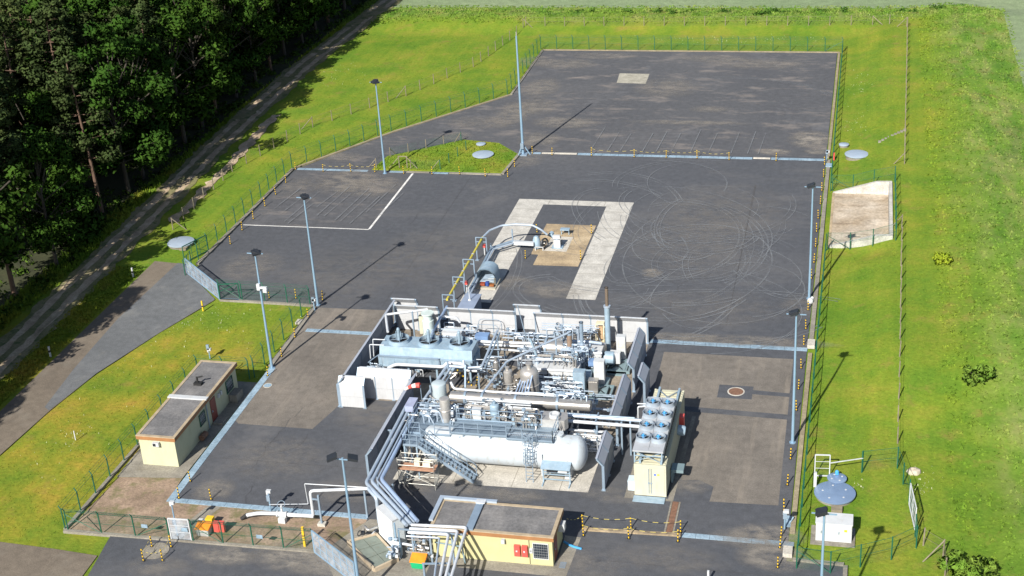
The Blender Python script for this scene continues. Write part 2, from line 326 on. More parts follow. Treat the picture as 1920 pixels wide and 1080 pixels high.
mb = MB(); mb.sheet([(-40.5, 113.8), (-33., 113.8), (-31.2, 105.5), (-40.5, 105.2)], .0135); mb.sheet([(-31, 110.5), (-27.5, 112.8), (-18.5, 113), (-18.4, 111.4), (-27, 108.3)], .0135); mb.sheet([(-33, 101.6), (-20, 101.6), (-18.6, 98.7), (-33, 98.7)], .0135)
struct('dark_plant_paving', mb, ASPH)
struct('tank_slab', MB().sheet([(-34.3, 90.15), (-18.75, 90.5), (-18.6, 98.5), (-34.2, 98.5)], .010), CONC)
struct('grey_apron', MB().sheet([(-57.2, 103.6), (-51.2, 103.6), (-51.3, 88.), (-56.8, 87.4)], -.01), CONCD)
struct('gravel_bed', MB().sheet([(-57.1, 79.95), (-56.6, 87.4), (-51.3, 88.), (-51.1, 84.75), (-34.4, 84.75), (-36.5, 80.3)], -.012), GRAV)
struct('gatehouse_paving', MB().sheet([(-36.6, 80.3), (-34.4, 84.7), (-29., 84.7), (-28.3, 80.9), (-28.3, 76.), (-33.8, 76.)], .006), CONCD)
struct('footpath', MB().sheet([(-47.6, 84.6), (-46.5, 84.6), (-47.8, 80.2), (-48.9, 80.2)], -.006), CONCD)
struct('office_apron', MB().sheet([(-28.7, 80.9), (-19.3, 81.1), (-19.4, 84.8), (-18.2, 84.7), (-18.4, 79.9), (-28.4, 79.9)], .007), CONCD)
struct('container_apron', MB().sheet([(-15.9, 103), (-15.2, 103), (-15.2, 90.7), (-12.6, 90.5), (-12.2, 102.8), (-11.9, 102.8), (-12.2, 90.2), (-15.9, 90.2)], .009), CONCD)
# access road, forest track, lower road
def band(pts, w0, w1, z, jit=0., n=60):
    P = [Vector((*p, 0)) for p in pts]; L = [0]
    for a, b in zip(P, P[1:]): L.append(L[-1]+(b-a).length)
    a_, b_ = [], []
    for k in range(n+1):
        s = L[-1]*k/n; i = max(j for j in range(len(L)) if L[j] <= s+1e-6); i = min(i, len(P)-2); t = (s-L[i])/(L[i+1]-L[i]); p = P[i].lerp(P[i+1], t)
        d = (P[min(i+2, len(P)-1)]-P[max(i-1, 0)]).normalized(); nn = Vector((-d.y, d.x, 0))
        a_.append(p+nn*(w0+random.uniform(-jit, jit))); b_.append(p+nn*(w1+random.uniform(-jit, jit)))
    zz = lambda q: (q.x, q.y, z+max(0., float(terr(q.x, q.y))+.08) if z < .5 else z)
    vs = [zz(q) for q in a_+b_]; m = n+1
    return MB().add(vs, [(k+m, k+1+m, k+1, k) for k in range(n)])
struct('access_road', MB().sheet([(-72.8, 127.5), (-68., 127.), (-67.6, 125.), (-62.2, 119.1), (-64.7, 111.6), (-67., 103.3), (-67.9, 96.5), (-68.4, 89), (-69, 40), (-72.4, 40), (-72.4, 96)], -.004), ROADB)
struct('road_resurfacing', MB().sheet([(-70., 127.3), (-68., 126.9), (-67.6, 125.), (-62.2, 119.3), (-64.7, 111.7), (-67., 103.3), (-68., 96.5), (-68.7, 97), (-69.6, 104), (-70.3, 114)], .003), ROADG)
struct('service_road', MB().sheet([(-64, 77.9), (-61.6, 77.8), (-57., 77.6), (-53.2, 77.3), (-52.9, 70), (-53, 40), (-69, 40), (-68, 72)], -.006), ROADB)
TR = [(-79.6, 262), (-80.2, 236), (-82., 196), (-81., 161), (-79.6, 140), (-78.9, 128), (-77.6, 104), (-77, 80), (-77, 45)]
struct('forest_track', band(TR, 2.2, -2.1, -.02, .35, 160), TRACK)
mb = band(TR, 1.35, .5, -.005, .16, 200); m2 = band(TR, -.45, -1.3, -.005, .16, 200); mb.add(m2.v, m2.f)
struct('wheel_ruts', mb, RUT)
struct('verge_earth', MB().add(*(lambda b: (b.v, b.f))(band([(-78.0, 175), (-77.2, 162), (-76.4, 150), (-76.0, 138)], 1.0, -.3, -.015, .35, 40))), RUT)
# kerbs: real steps
TANK_ = ground_mat('tan_kerb', [(.3, (.20, .165, .11)), (.7, (.32, .27, .18))], .5, 6., (.5, .5, 1), (.12, .12, .05), .6, .15, .9)
def kerb(name, pts, w=.28, h=.12, m=CONCD):
    b = MB()
    for p, q in zip(pts, pts[1:]):
        d = (Vector(q)-Vector(p)).normalized(); n = Vector((-d.y, d.x))*w/2
        b.prism([(p[0]+n.x, p[1]+n.y), (p[0]-n.x, p[1]-n.y), (q[0]-n.x, q[1]-n.y), (q[0]+n.x, q[1]+n.y)], -.1, h)
    return struct(name, b, m)
TANK_ = ground_mat('tan_kerb', [(.3, (.20, .165, .11)), (.7, (.32, .27, .18))], .5, 6., (.5, .5, 1), (.12, .12, .05), .6, .15, .9)
kerb('yard_kerb', [(-46.75, 206.6), (-3.0, 206.6)], .3, .1, TANK_)
kerb('yard_kerb', [(-3.05, 206.4), (-3.15, 163.8)], .3, .1, TANK_)
kerb('yard_kerb', [(-3.1, 163.), (-3.15, 116.4)], .4, .1, CONCD)
kerb('yard_kerb', [(-3.15, 114.8), (-3.2, 87.4)], .36, .1, TANK_)
kerb('yard_kerb', [(-46.8, 206.4), (-46.8, 185.3)], .3, .1, CONCD); kerb('yard_kerb', [(-46.9, 185.1), (-58.9, 169.3), (-67.4, 155.6)], .35, .1, TANK_)
kerb('yard_kerb', [(-67.5, 155.2), (-67.65, 127.2)], .4, .14, CONCD)
kerb('yard_kerb', [(-61.6, 119.2), (-51.35, 119.)], .3, .12, CONCD); kerb('yard_kerb', [(-51.3, 118.6), (-51.15, 106.6)], .45, .14, CONCD)
kerb('fence_kerb', [(-57.3, 79.8), (-37., 80.1)], .3, .12, CONCD); kerb('fence_kerb', [(-57.3, 80.), (-57.15, 103.8)], .3, .12, CONCD)
kerb('yard_kerb', [(-3., 84.2), (.5, 84.15)], .3, .14, CONCD); kerb('yard_kerb', [(.6, 84.), (.7, 60)], .3, .14, CONCD)
kerb('pit_lip', [(-2.25, 138.2), (-2.25, 152.8)], .25, .06, SAND)
# drainage channels with metal covers
def drain(x0, y0, x1, y1, name='drain_channel'):
    b = MB(); L = math.hypot(x1-x0, y1-y0); n = max(1, int(L/1.)); vert = abs(y1-y0) > abs(x1-x0)
    for i in range(n):
        t0, t1 = i/n, (i+1)/n-.012/L*2
        if vert: b.box(x0, y0+(y1-y0)*t0, -.05, x1, y0+(y1-y0)*t1, .03)
        else: b.box(x0+(x1-x0)*t0, y0, -.05, x0+(x1-x0)*t1, y1, .03)
    return struct(name, b, DRAINM)
drain(-51.15, 84.7, -50.55, 106.4); drain(-50.5, 84.65, -34.6, 85.2); drain(-11., 85.8, -3.0, 86.35); drain(-17.5, 115.2, -3.4, 115.85); drain(-50.4, 113.6, -42.5, 114.2)
drain(-67.0, 155.05, -57.8, 155.6); drain(-55., 155.05, -53.2, 155.5); drain(-49.6, 155.05, -47.6, 155.5); drain(-33.2, 162.6, -12.0, 163.25); drain(-9.8, 162.7, -3.5, 163.35); drain(-40., 162.55, -37.8, 163.1)
kerb('low_kerb', [(-52.9, 155.3), (-50., 155.3)], .3, .1); kerb('low_kerb', [(-47.5, 155.3), (-41., 155.3)], .35, .12, CONCD); kerb('low_kerb', [(-37.7, 162.85), (-33.3, 162.9)], .35, .09, CONC); kerb('low_kerb', [(-11.9, 163.), (-9.9, 163.)], .35, .09, CONC)
kerb('low_kerb', [(-18.3, 85.7), (-11.1, 86.)], .35, .1, SAND)
struct('rusty_drain_grate', MB().box(-12.2, 86.2, -.05, -11.75, 90.2, .02), RUST); mb = MB(); mb.box(-12.35, 86.2, -.05, -12.22, 90.2, .035); mb.box(-11.73, 86.2, -.05, -11.6, 90.2, .035); struct('grate_frame', mb, CONCD)
# well site paving: U of bleached concrete
mb = MB(); z = .012
mb.sheet([(-37.2, 148.1), (-24., 148.1), (-24., 146.7), (-37.2, 146.7)], z); mb.sheet([(-37.2, 146.69), (-34.1, 146.69), (-34.1, 121.6), (-37.2, 121.6)], z); mb.sheet([(-26.9, 146.69), (-24., 146.69), (-24., 123.3), (-26.9, 123.3)], z)
struct('concrete_runway', mb, PITW)
struct('cellar_slab', MB().sheet([(-32.6, 141.3), (-27.1, 141.3), (-27.1, 130.7), (-31.8, 130.6), (-31.8, 133.2), (-32.6, 133.2)], .013), SAND)
struct('cellar_plates', MB().sheet([(-31.3, 138.), (-29.0, 138.), (-29., 134.2), (-31.4, 134.2)], .018), CONC)
struct('concrete_square', MB().sheet([(-33.3, 195.5), (-29., 195.4), (-28.9, 190.9), (-33., 191.1)], .013), ground_mat('old_slab', [(.3, (.26, .245, .20)), (.7, (.38, .36, .30))], .6, 6., (.4, 1.2, 1), (.16, .15, .11), .6, .2, .9))
# painted bay lines
mb = MB(); mb.sheet([(-66.9, 137.95), (-52., 138.), (-52., 137.82), (-66.9, 137.77)], .010); mb.sheet([(-52.1, 154.9), (-51.85, 154.9), (-51.85, 138.0), (-52.1, 138.0)], .014)
struct('painted_bay_lines', mb, MARK)
# grass island in the yard
struct('island_grass', MB().prism([(-57.4, 155.7), (-41.1, 155.7), (-40.6, 162.2), (-43.9, 165.9), (-48.8, 166.8), (-56.9, 160.2)], -.1, .1), MEADOW)
kerb('island_kerb', [(-40.9, 155.4), (-40.4, 162.2)], .35, .2, CONCD)
# tyre marks swept on the asphalt
TY = bpy.data.materials.new('tyre_mark'); TY.use_nodes = True; nt = TY.node_tree; b_ = nt.nodes['Principled BSDF']; b_.inputs['Base Color'].default_value = (.21, .225, .245, 1); b_.inputs['Roughness'].default_value = .9
tr_ = nt.nodes.new('ShaderNodeBsdfTransparent'); mx = nt.nodes.new('ShaderNodeMixShader'); nn = _noise(nt, _pos(nt), .35, 5, .7); nt.links.new(_ramp(nt, nn, [(.30, (.03, .03, .03)), (.66, (.6, .6, .6))]), mx.inputs[0])
nt.links.new(tr_.outputs[0], mx.inputs[1]); nt.links.new(b_.outputs[0], mx.inputs[2]); nt.links.new(mx.outputs[0], nt.nodes['Material Output'].inputs['Surface'])
mb = MB(); zc = .016
def arc(cx, cy, rx, ry, a0, a1, wd=.14, rot=0.):
    global zc; zc += .0011; wd *= 1.05; n = 36; vs = []
    for i in range(n+1):
        a = a0+(a1-a0)*i/n
        for k in (-wd/2, wd/2):
            x, y = (rx+k)*math.cos(a), (ry+k)*math.sin(a); vs.append((cx+x*math.cos(rot)-y*math.sin(rot), cy+x*math.sin(rot)+y*math.cos(rot), zc))
    mb.add(vs, [(2*i, 2*i+1, 2*i+3, 2*i+2) for i in range(n)])
def ell(px, py, rx, ry, a0, a1, wd=.15, rot=0): c = G(px, py); arc(c[0], c[1], rx, ry, R_(a0), R_(a1), wd, R_(rot))
rt = random.Random(11)
for d in (0, .5):
    ell(1255, 445, 7.3+d, 10.+d, -100, 95); ell(1270, 455, 8.9+d, 11.5+d, -60, 60, .14, 8); ell(1290, 500, 6.0-d, 9.-d, -80, 50, .14, -10); ell(1240, 520, 8+d, 14+d, 200, 340, .14); ell(1330, 560, 12+d, 9+d, 190, 330); ell(1120, 400, 9.+d, 12+d, 20, 110, .14)
    ell(1060, 450, 13+d, 17+d, 50, 100); ell(1400, 620, 16+d, 8+d, 60, 150, .13); ell(780, 520, 10+d, 16+d, -50, 30, .1); ell(1360, 190, 14+d, 10+d, 20, 140, .12)
for k in range(46):
    a0 = rt.uniform(0, 360); sp = rt.uniform(40, 210); px, py = rt.gauss(1260, 70), rt.gauss(470, 60); rx, ry = rt.uniform(3.5, 11), rt.uniform(5, 13); ro = rt.uniform(-40, 40); wd = rt.uniform(.07, .16)
    c = G(px, py)
    if c[0]+rx > -4 or c[0]-rx < -36: rx = max(3., min(rx, -4.2-c[0]))
    if rx < 3.2 and c[0] > -8: continue
    ell(px, py, rx, ry, a0, a0+sp, wd, ro)
    if rt.random() < .5: ell(px, py, rx-.6, ry-.6, a0, a0+sp, wd*.8, ro)
for k in range(11):
    x = -32+k*2.1+random.uniform(-.5, .5); y1 = 170+random.uniform(0, 3.5); zc += .0011
    mb.add([(x, 164.2, zc), (x+.12, 164.2, zc), (x+.5, y1, zc), (x+.38, y1, zc)], [(0, 1, 2, 3)])
for k in range(12):
    x = -65+k*1.15+random.uniform(-.4, .4); zc += .0011; y0 = 138.5+random.uniform(0, 5); y1 = y0+random.uniform(5, 10)
    mb.add([(x, y0, zc), (x+.12, y0, zc), (x+1.0, y1, zc), (x+.88, y1, zc)], [(0, 1, 2, 3)])
struct('tyre_marks', mb, TY)
# pale dust and dried silt lying on the asphalt
DU = bpy.data.materials.new('dust_stain'); DU.use_nodes = True; nt = DU.node_tree; b_ = nt.nodes['Principled BSDF']; b_.inputs['Base Color'].default_value = (.27, .245, .215, 1); b_.inputs['Roughness'].default_value = .95
tr_ = nt.nodes.new('ShaderNodeBsdfTransparent'); mx = nt.nodes.new('ShaderNodeMixShader'); at = nt.nodes.new('ShaderNodeAttribute'); at.attribute_name = 'cover'; nn = _noise(nt, _pos(nt, (.55, .9, 1)), 1.1, 7, .72); mm = nt.nodes.new('ShaderNodeMath'); mm.operation = 'MULTIPLY'
nt.links.new(_ramp(nt, nn, [(.36, (0, 0, 0)), (.60, (.95, .95, .95))]), mm.inputs[0]); nt.links.new(at.outputs['Fac'], mm.inputs[1]); nt.links.new(mm.outputs[0], mx.inputs[0]); nt.links.new(tr_.outputs[0], mx.inputs[1]); nt.links.new(b_.outputs[0], mx.inputs[2]); nt.links.new(mx.outputs[0], nt.nodes['Material Output'].inputs['Surface'])
V, Fs, CV = [], [], []; zd = .10
def dust(px, py, rx, ry, amt):
    global zd; zd += .0011; c = G(px, py); n = 20; o = len(V); V.append((c[0], c[1], zd-.075)); CV.append(amt)
    for rr, k in ((.55, .8), (1., 0.)):
        for i in range(n): a = 2*math.pi*i/n; V.append((c[0]+rx*rr*math.cos(a), c[1]+ry*rr*math.sin(a), zd-.075)); CV.append(amt*k)
    for i in range(n): j = (i+1) % n; Fs.append((o, o+1+i, o+1+j)); Fs.append((o+1+i, o+1+n+i, o+1+n+j, o+1+j))
for q in ((1520, 262, 3., 3.5, 1.), (1450, 284, 2.4, 1.2, 1.), (1530, 284, 1.5, 1.2, .9), (1000, 115, 3, 3, .5), (1130, 105, 6, 2, .5), (1060, 120, 5, 3, .6), (1015, 165, 3, 5, .6), (1250, 165, 5, 5, .5), (1420, 120, 8, 3, .5), (1340, 110, 6, 2, .5), (1000, 200, 4, 4, .6), (1060, 230, 5, 2.5, .7), (1010, 262, 3, 3, .7), (960, 215, 3, 6, .6), (1330, 205, 3, 1.5, .5), (1290, 230, 9, 1., .6), (650, 340, 4, 5, .7), (700, 350, 4, 4, .6), (560, 350, 3, 4, .35), (900, 230, 5, 3, .4), (640, 295, 3, 2, .6), (850, 255, 3, 2, .5),
          (1222, 512, 1.2, 1.2, .9), (1360, 395, 9, 9, .22), (1300, 460, 8, 10, .22), (1500, 575, 2, 3, .3), (980, 300, 3, 3, .5), (420, 1042, 3, 1.5, .8), (560, 1045, 4, 2.2, .9), (620, 1060, 3, 2, .7), (1440, 1005, 3, 1.6, .9), (1450, 1045, 3, 2, .8), (1400, 1010, 3, 1.4, .5), (790, 905, 1.6, 2.2, .5), (870, 912, 2, 1.6, .6), (960, 930, 3, 1.2, .5), (700, 780, 4, 3, .3), (520, 860, 5, 4, .3), (400, 920, 2, 2, .6), (640, 925, 3, 2, .4), (1290, 900, 2.4, 2.4, .6), (1150, 930, 3, 1.2, .4), (630, 520, 8, 9, .2), (800, 480, 7, 9, .2), (470, 500, 4, 4, .4), (1040, 545, 4, 2.2, .6), (960, 530, 2.5, 2., .5), (1400, 640, 9, 1.2, .6), (1260, 632, 6, 1., .5), (1080, 1060, 4, 2, .35), (1250, 1050, 5, 2, .3), (300, 1065, 3, 1.5, .4), (1330, 580, 8, 5, .2)): dust(*q)
me = bpy.data.meshes.new('dust_stains'); me.from_pydata(V, [], Fs); me.materials.append(DU); at_ = me.attributes.new('cover', 'FLOAT', 'POINT'); at_.data.foreach_set('value', CV); o = bpy.data.objects.new('dust_stains', me); COL.objects.link(o); tag(o, kind='structure')
# paving joints and seams
mb = MB()
for y in np.arange(124.5, 146, 2.3):
    for x0_, x1_ in ((-37.15, -34.15), (-26.85, -24.05)):
        if not (x0_ < -30 and False): mb.sheet([(x0_, y, .0), (x1_, y, 0), (x1_, y+.05, 0), (x0_, y+.05, 0)], .0145)
for p in mb.v: pass
mb.v = [(a, c, .0148) for a, c, _ in mb.v]
for x in (-33.6, -30.3, -27.2): mb.sheet([(x, 146.75), (x+.05, 146.75), (x+.05, 148.05), (x, 148.05)], .0148)
for x in (-29.5, -24.8, -21.): mb.sheet([(x, 90.4), (x+.05, 90.4), (x+.05, 98.4), (x, 98.4)], .0132)
struct('slab_joints', mb, CONCD)
mb = MB()
for x in (-44.6, -11.):
    y0_, y1_ = (119.5, 154.5) if x > -67 else (128, 154)
    if -37.4 < x < -23.8: y0_ = 149.
    mb.sheet([(x, y0_), (x+.04, y0_), (x+.04+random.uniform(-.1, .1), y1_), (x+random.uniform(-.1, .1), y1_)], .0125)
for y in (186.4,): mb.sheet([(-46., y), (-3.6, y+.1), (-3.6, y+.14), (-46., y+.04)], .0125)
for y in (91.2,): mb.sheet([(-50., y), (-37., y+.1), (-37., y+.14), (-50., y+.04)], .0125)
for y in (82.2, 78.8): mb.sheet([(-17.9, y), (.3, y), (.3, y+.04), (-17.9, y+.04)], .0125)
for k in range(16):
    x, y = random.choice([(random.uniform(-60, -40), random.uniform(120, 150)), (random.uniform(-22, -5), random.uniform(118, 160)), (random.uniform(-44, -5), random.uniform(166, 204)), (random.uniform(-49, -38), random.uniform(86, 97))]); a = random.uniform(0, 6.28)
    for i in range(9):
        nx_, ny_ = x+math.cos(a)*.7, y+math.sin(a)*.7; mb.quad((x, y, .0128), (nx_, ny_, .0128), (nx_-math.sin(a)*.035, ny_+math.cos(a)*.035, .0128), (x-math.sin(a)*.035, y+math.cos(a)*.035, .0128)); x, y = nx_, ny_; a += random.uniform(-.7, .7)
struct('asphalt_seams', mb, mat('bitumen_seam', (.055, .055, .06), .8))
# retaining basin cut into the bank
t = thing('concrete_retaining_basin', 'open-sided bleached concrete basin with brown sediment cut into the right grass bank', 'basin', (.8, 145.5, 0))
MB().sheet([(-2.2, 138.37), (3.67, 138.37), (3.67, 152.64), (-2.2, 152.64)], .03).build('sediment_floor', BASIN, t)
def wing(y0, y1, nm):
    b = MB(); n = 8
    for y in (y0, y1):
        pass
    xs_ = [-2.3, 2.4, 4.0]; zt = [.05, 1.5, 1.55]; vs = []
    for x, zz in zip(xs_, zt): vs += [(x, y0, -.3), (x, y1, -.3), (x, y1, zz), (x, y0, zz)]
    fs = []
    for i in range(2):
        a, c = i*4, i*4+4; fs += [(a, c, c+3, a+3), (a+1, a+2, c+2, c+1), (a+3, c+3, c+2, a+2)]
    fs += [(0, 3, 2, 1), (8, 9, 10, 11)]; return b.add(vs, fs).build(nm, PITW, t)
wing(152.65, 153.05, 'wing_wall'); wing(137.95, 138.36, 'wing_wall')
MB().box(3.68, 138.37, -.3, 4.02, 152.64, 1.52).build('head_wall', PITW, t)
# meadow grass tufts and wild flowers
def in_poly(x, y, poly):
    r = np.zeros(len(x), bool); j = len(poly)-1
    for i in range(len(poly)):
        xi, yi = poly[i][:2]; xj, yj = poly[j][:2]
        c = ((yi > y) != (yj > y)) & (x < (xj-xi)*(y-yi)/(yj-yi+1e-9)+xi); r ^= c; j = i
    return r
ISL = [(-57.2, 155.9), (-41.3, 155.9), (-40.8, 162.1), (-44, 165.7), (-48.8, 166.6), (-56.7, 160.2)]
def lawn_ok(x, y):
    bad = in_poly(x, y, [(a, c) for a, c in YARD]) & ~in_poly(x, y, ISL)
    bad |= (x > -73) & (x < -68.2) & (y < 127.7) | in_poly(x, y, [(-73, 127.7), (-67.5, 127.4), (-62.0, 119), (-64.4, 111.6), (-66.8, 103.3), (-67.7, 96.5), (-68.1, 60), (-73, 60)])
    bad |= (x > -57.5) & (x < -34) & (y < 88.2) | (x > -57.3) & (x < -50.9) & (y < 103.7) | (y < 78.1) & (x < -52) | (x > -3.5) & (x < -2.8) | (x < .8) & (y < 84.4) & (x > -53)
    bad |= (x > PIT[0]-.3) & (x < PIT[1]+.4) & (y > PIT[2]-.4) & (y < PIT[3]+.4)
    bad |= (x > -2.2) & (x < 1.4) & (y > 86) & (y < 89)
    return ~bad
TXY = np.array([p for p in TR])
def track_d(x, y): return np.abs(x-np.interp(y, TXY[::-1, 1], TXY[::-1, 0]))
def tufts(n, xr, yr, h0, h1, w0, test):
    x = rng.uniform(*xr, n); y = rng.uniform(*yr, n); k = test(x, y); return x[k], y[k], rng.uniform(h0, h1, k.sum()), w0
def blades(sets, name, m, per=3, lean=.5):
    V, Fc = [], []; base = 0
    for x, y, h, wd in sets:
        z = np.where(in_poly(x, y, ISL), .09, terr(x, y)-.02)
        for k in range(per):
            a = rng.uniform(0, 2*np.pi, len(x)); dx, dy = np.cos(a), np.sin(a); ox, oy = rng.normal(0, wd*.6, (2, len(x))); l = h*rng.uniform(.2, lean+.3, len(x))
            ww = wd*rng.uniform(.5, 1.2, len(x))
            p0 = np.stack([x+ox-dy*ww, y+oy+dx*ww, z], 1); p1 = np.stack([x+ox+dy*ww, y+oy-dx*ww, z], 1); p2 = np.stack([x+ox+dx*l, y+oy+dy*l, z+h*rng.uniform(.7, 1.1, len(x))], 1)
            V.append(np.stack([p0, p1, p2], 1).reshape(-1, 3)); Fc.append(np.arange(len(x)*3).reshape(-1, 3)+base); base += len(x)*3
    V = np.concatenate(V); Fc = np.concatenate(Fc); me = bpy.data.meshes.new(name)
    me.vertices.add(len(V)); me.vertices.foreach_set('co', V.ravel()); me.loops.add(Fc.size); me.loops.foreach_set('vertex_index', Fc.ravel().astype(np.int32))
    me.polygons.add(len(Fc)); me.polygons.foreach_set('loop_start', np.arange(0, Fc.size, 3, dtype=np.int32)); me.update(calc_edges=True); me.materials.append(m)
    o = bpy.data.objects.new(name, me); COL.objects.link(o); return tag(o, kind='stuff')
ok2 = lambda x, y: lawn_ok(x, y) & (track_d(x, y) > 2.0)
S = [tufts(12000, (-2.7, 9), (70, 222), .04, .10, .07, ok2), tufts(8000, (8, 21.3), (74, 231), .08, .24, .16, ok2), tufts(7500, (-83, 20), (219, 232.4), .10, .28, .16, ok2),
     tufts(9000, (-76, -44), (118, 220), .04, .11, .08, ok2), tufts(8000, (-77, -50), (70, 121), .04, .10, .07, ok2), tufts(4000, (-58, -40), (155, 167), .06, .18, .07, lambda x, y: in_poly(x, y, ISL)),
     tufts(9000, (-84, -81), (80, 240), .2, .6, .12, ok2), tufts(5000, (-76.5, -73), (80, 126), .1, .28, .1, ok2)]
blades(S, 'meadow_grass', MEADOW)
FLW = mat('wild_flower', (.46, .47, .30), .7, 0, .05)
def flowers(px, py, n, sx, sy):
    c = G(px, py); x = rng.normal(c[0], sx, n); y = rng.normal(c[1], sy, n); k = ok2(x, y); return x[k], y[k], rng.uniform(.1, .2, k.sum()), .03
blades([flowers(630, 140, 60, 2.5, 3), flowers(1330, 75, 60, 5, 1.), flowers(1440, 72, 60, 5, 1), flowers(1610, 165, 40, 1., 3), flowers(1600, 230, 40, 1, 3), flowers(1730, 905, 40, .6, 1), flowers(1605, 910, 20, .3, .4), flowers(300, 650, 50, 4, 4), flowers(380, 600, 40, 3, 2), flowers(150, 810, 30, 1, 1), flowers(350, 640, 60, 6, 8), flowers(1670, 40, 60, 3, 1.5), flowers(90, 860, 25, 2, 2)], 'white_wildflowers', FLW, 2, .4)
# ------------------------------------------------------------------ vegetation
def leaf_mat(name, dark, light, trans=.0):
    m, nt, b = _nodes(name); v = _pos(nt); n = _noise(nt, v, .55, 4, .6); oi = nt.nodes.new('ShaderNodeObjectInfo')
    c = _ramp(nt, n, [(.3, dark), (.7, light)]); c = _mix(nt, .6, c, _ramp(nt, oi.outputs['Random'], [(0, (.75, .85, .8)), (1, (1.25, 1.12, .95))]), 'MULTIPLY')
    nt.links.new(c, b.inputs['Base Color']); b.inputs['Roughness'].default_value = .9; b.inputs['Specular IOR Level'].default_value = .06; return m
PINE = leaf_mat('pine_needles', (.024, .042, .015), (.062, .088, .030)); BROAD = leaf_mat('broad_leaves', (.018, .050, .008), (.048, .098, .014))
SHRUB = leaf_mat('shrub_leaves', (.10, .19, .025), (.19, .27, .05)); UNDER = leaf_mat('undergrowth_leaves', (.035, .075, .012), (.08, .13, .02))
YCON = leaf_mat('young_conifer_needles', (.17, .25, .02), (.28, .33, .03))
BARKP = mat('pine_bark', (.13, .08, .055), .9, 0, .3, 2.); BARKB = mat('bark', (.06, .05, .04), .9, 0, .3, 2.)
def leaf_mesh(name, cents, m, size, parent=None, flat=.0):
    c, nrm = cents; n = len(c); d1 = rng.normal(0, 1, (n, 3)); d1[:, 2] *= (1-flat); d1 /= np.linalg.norm(d1, axis=1)[:, None]
    d2 = np.cross(d1, rng.normal(0, 1, (n, 3))); d2[:, 2] *= (1-flat); d2 /= np.linalg.norm(d2, axis=1)[:, None]; s = size*rng.uniform(.55, 1.25, (n, 1))
    V = np.stack([c-d1*s-d2*s*.55, c+d1*s-d2*s*.35, c+d1*s*.8+d2*s*.6, c-d1*s*.7+d2*s*.5], 1).reshape(-1, 3)
    gn = np.cross(V[1::4]-V[0::4], V[2::4]-V[0::4]); flip = np.einsum('ij,ij->i', gn, nrm) < 0; Q = V.reshape(-1, 4, 3); Q[flip] = Q[flip][:, ::-1]; V = Q.reshape(-1, 3)
    if parent is not None: V = V-np.array(wloc(parent))
    me = bpy.data.meshes.new(name); k = n*4; me.vertices.add(k); me.vertices.foreach_set('co', V.ravel()); me.loops.add(k); me.loops.foreach_set('vertex_index', np.arange(k, dtype=np.int32))
    me.polygons.add(n); me.polygons.foreach_set('loop_start', np.arange(0, k, 4, dtype=np.int32)); me.update(calc_edges=True); me.materials.append(m); me.shade_smooth(); me.normals_split_custom_set_from_vertices(np.repeat(nrm, 4, axis=0).tolist())
    o = bpy.data.objects.new(name, me); COL.objects.link(o)
    if parent is not None: o.parent = parent
    return o
def clumps(cs, rs, per):
    out = []; nn_ = []
    for c, r in zip(cs, rs):
        n = int(per*r*r); d = rng.normal(0, 1, (n, 3)); d /= np.linalg.norm(d, axis=1)[:, None]; out.append(np.array(c)+d*(r*rng.uniform(.35, 1.05, (n, 1)))*np.array([1, 1, .72])); e = d+rng.normal(0, .28, (n, 3))+np.array([0, 0, .15]); nn_.append(e/np.linalg.norm(e, axis=1)[:, None])
    return np.concatenate(out), np.concatenate(nn_)
def pine(h, bare):
    t = thing('pine_tree', '', 'tree'); mb = MB(); bx, by = random.uniform(-.6, .6), random.uniform(-.6, .6)
    mb.tube([(0, 0, -.2), (bx*.2, by*.2, h*.35), (bx*.7, by*.7, h*.7), (bx, by, h*.97)], .20, 7, 0, 1.); n7 = len(mb.v)
    mb.v = [(p[0]*1, p[1], p[2]) if False else (bx*max(0, p[2]/h)**1.3+(p[0]-bx*max(0, p[2]/h)**1.3)*(1.15-.85*p[2]/h), by*max(0, p[2]/h)**1.3+(p[1]-by*max(0, p[2]/h)**1.3)*(1.15-.85*p[2]/h), p[2]) for p in mb.v]
    cs, rs = [], []; z = h*bare; k = 0
    while z < h:
        f = (z-h*bare)/(h*(1-bare)); L = (3.3*(1-f)**.75+.5)*(.55+.45*min(1, f*4+.3))
        for i in range(random.randint(3, 5)):
            a = random.uniform(0, 6.28); l = L*random.uniform(.6, 1.1); e = (bx*f+math.cos(a)*l, by*f+math.sin(a)*l, z+l*random.uniform(-.05, .3))
            mb.bar((bx*f*.8, by*f*.8, z), e, .07, .07); r = random.uniform(.75, 1.3)*(1-.4*f)
            cs.append(e); rs.append(r); cs.append((bx*f+math.cos(a)*l*.55, by*f+math.sin(a)*l*.55, z+.2)); rs.append(r*.8)
        z += random.uniform(.75, 1.25)
    for i in range(5):
        a = random.uniform(0, 6.28); zz = h*random.uniform(bare*.5, bare); mb.bar((0, 0, zz), (math.cos(a)*1.3, math.sin(a)*1.3, zz+.1), .045, .045)
    mb.build('trunk', BARKP, t, True); leaf_mesh('crown', clumps(cs, rs, 150), PINE, .17, t, .3); return t
def broadleaf(h, low, wd):
    t = thing('broadleaf_tree', '', 'tree'); mb = MB(); mb.cyl((0, 0, -.2), (.1, .1, h*.55), .24, .13, 8); cs, rs = [], []
    for i in range(34):
        f = random.random(); zz = h*(low+(1-low)*f); a = random.uniform(0, 6.28); l = wd*math.sin(math.pi*min(1, .16+.8*f))*random.uniform(.35, 1.)
        e = (math.cos(a)*l, math.sin(a)*l, zz); cs.append(e); rs.append(random.uniform(.9, 1.8)*(1.25-.45*f))
        if l > .8: mb.bar((.05, .05, zz*.62+h*.05), e, .10, .10)
    mb.build('trunk', BARKB, t, True); leaf_mesh('crown', clumps(cs, rs, 120), BROAD, .21, t); return t
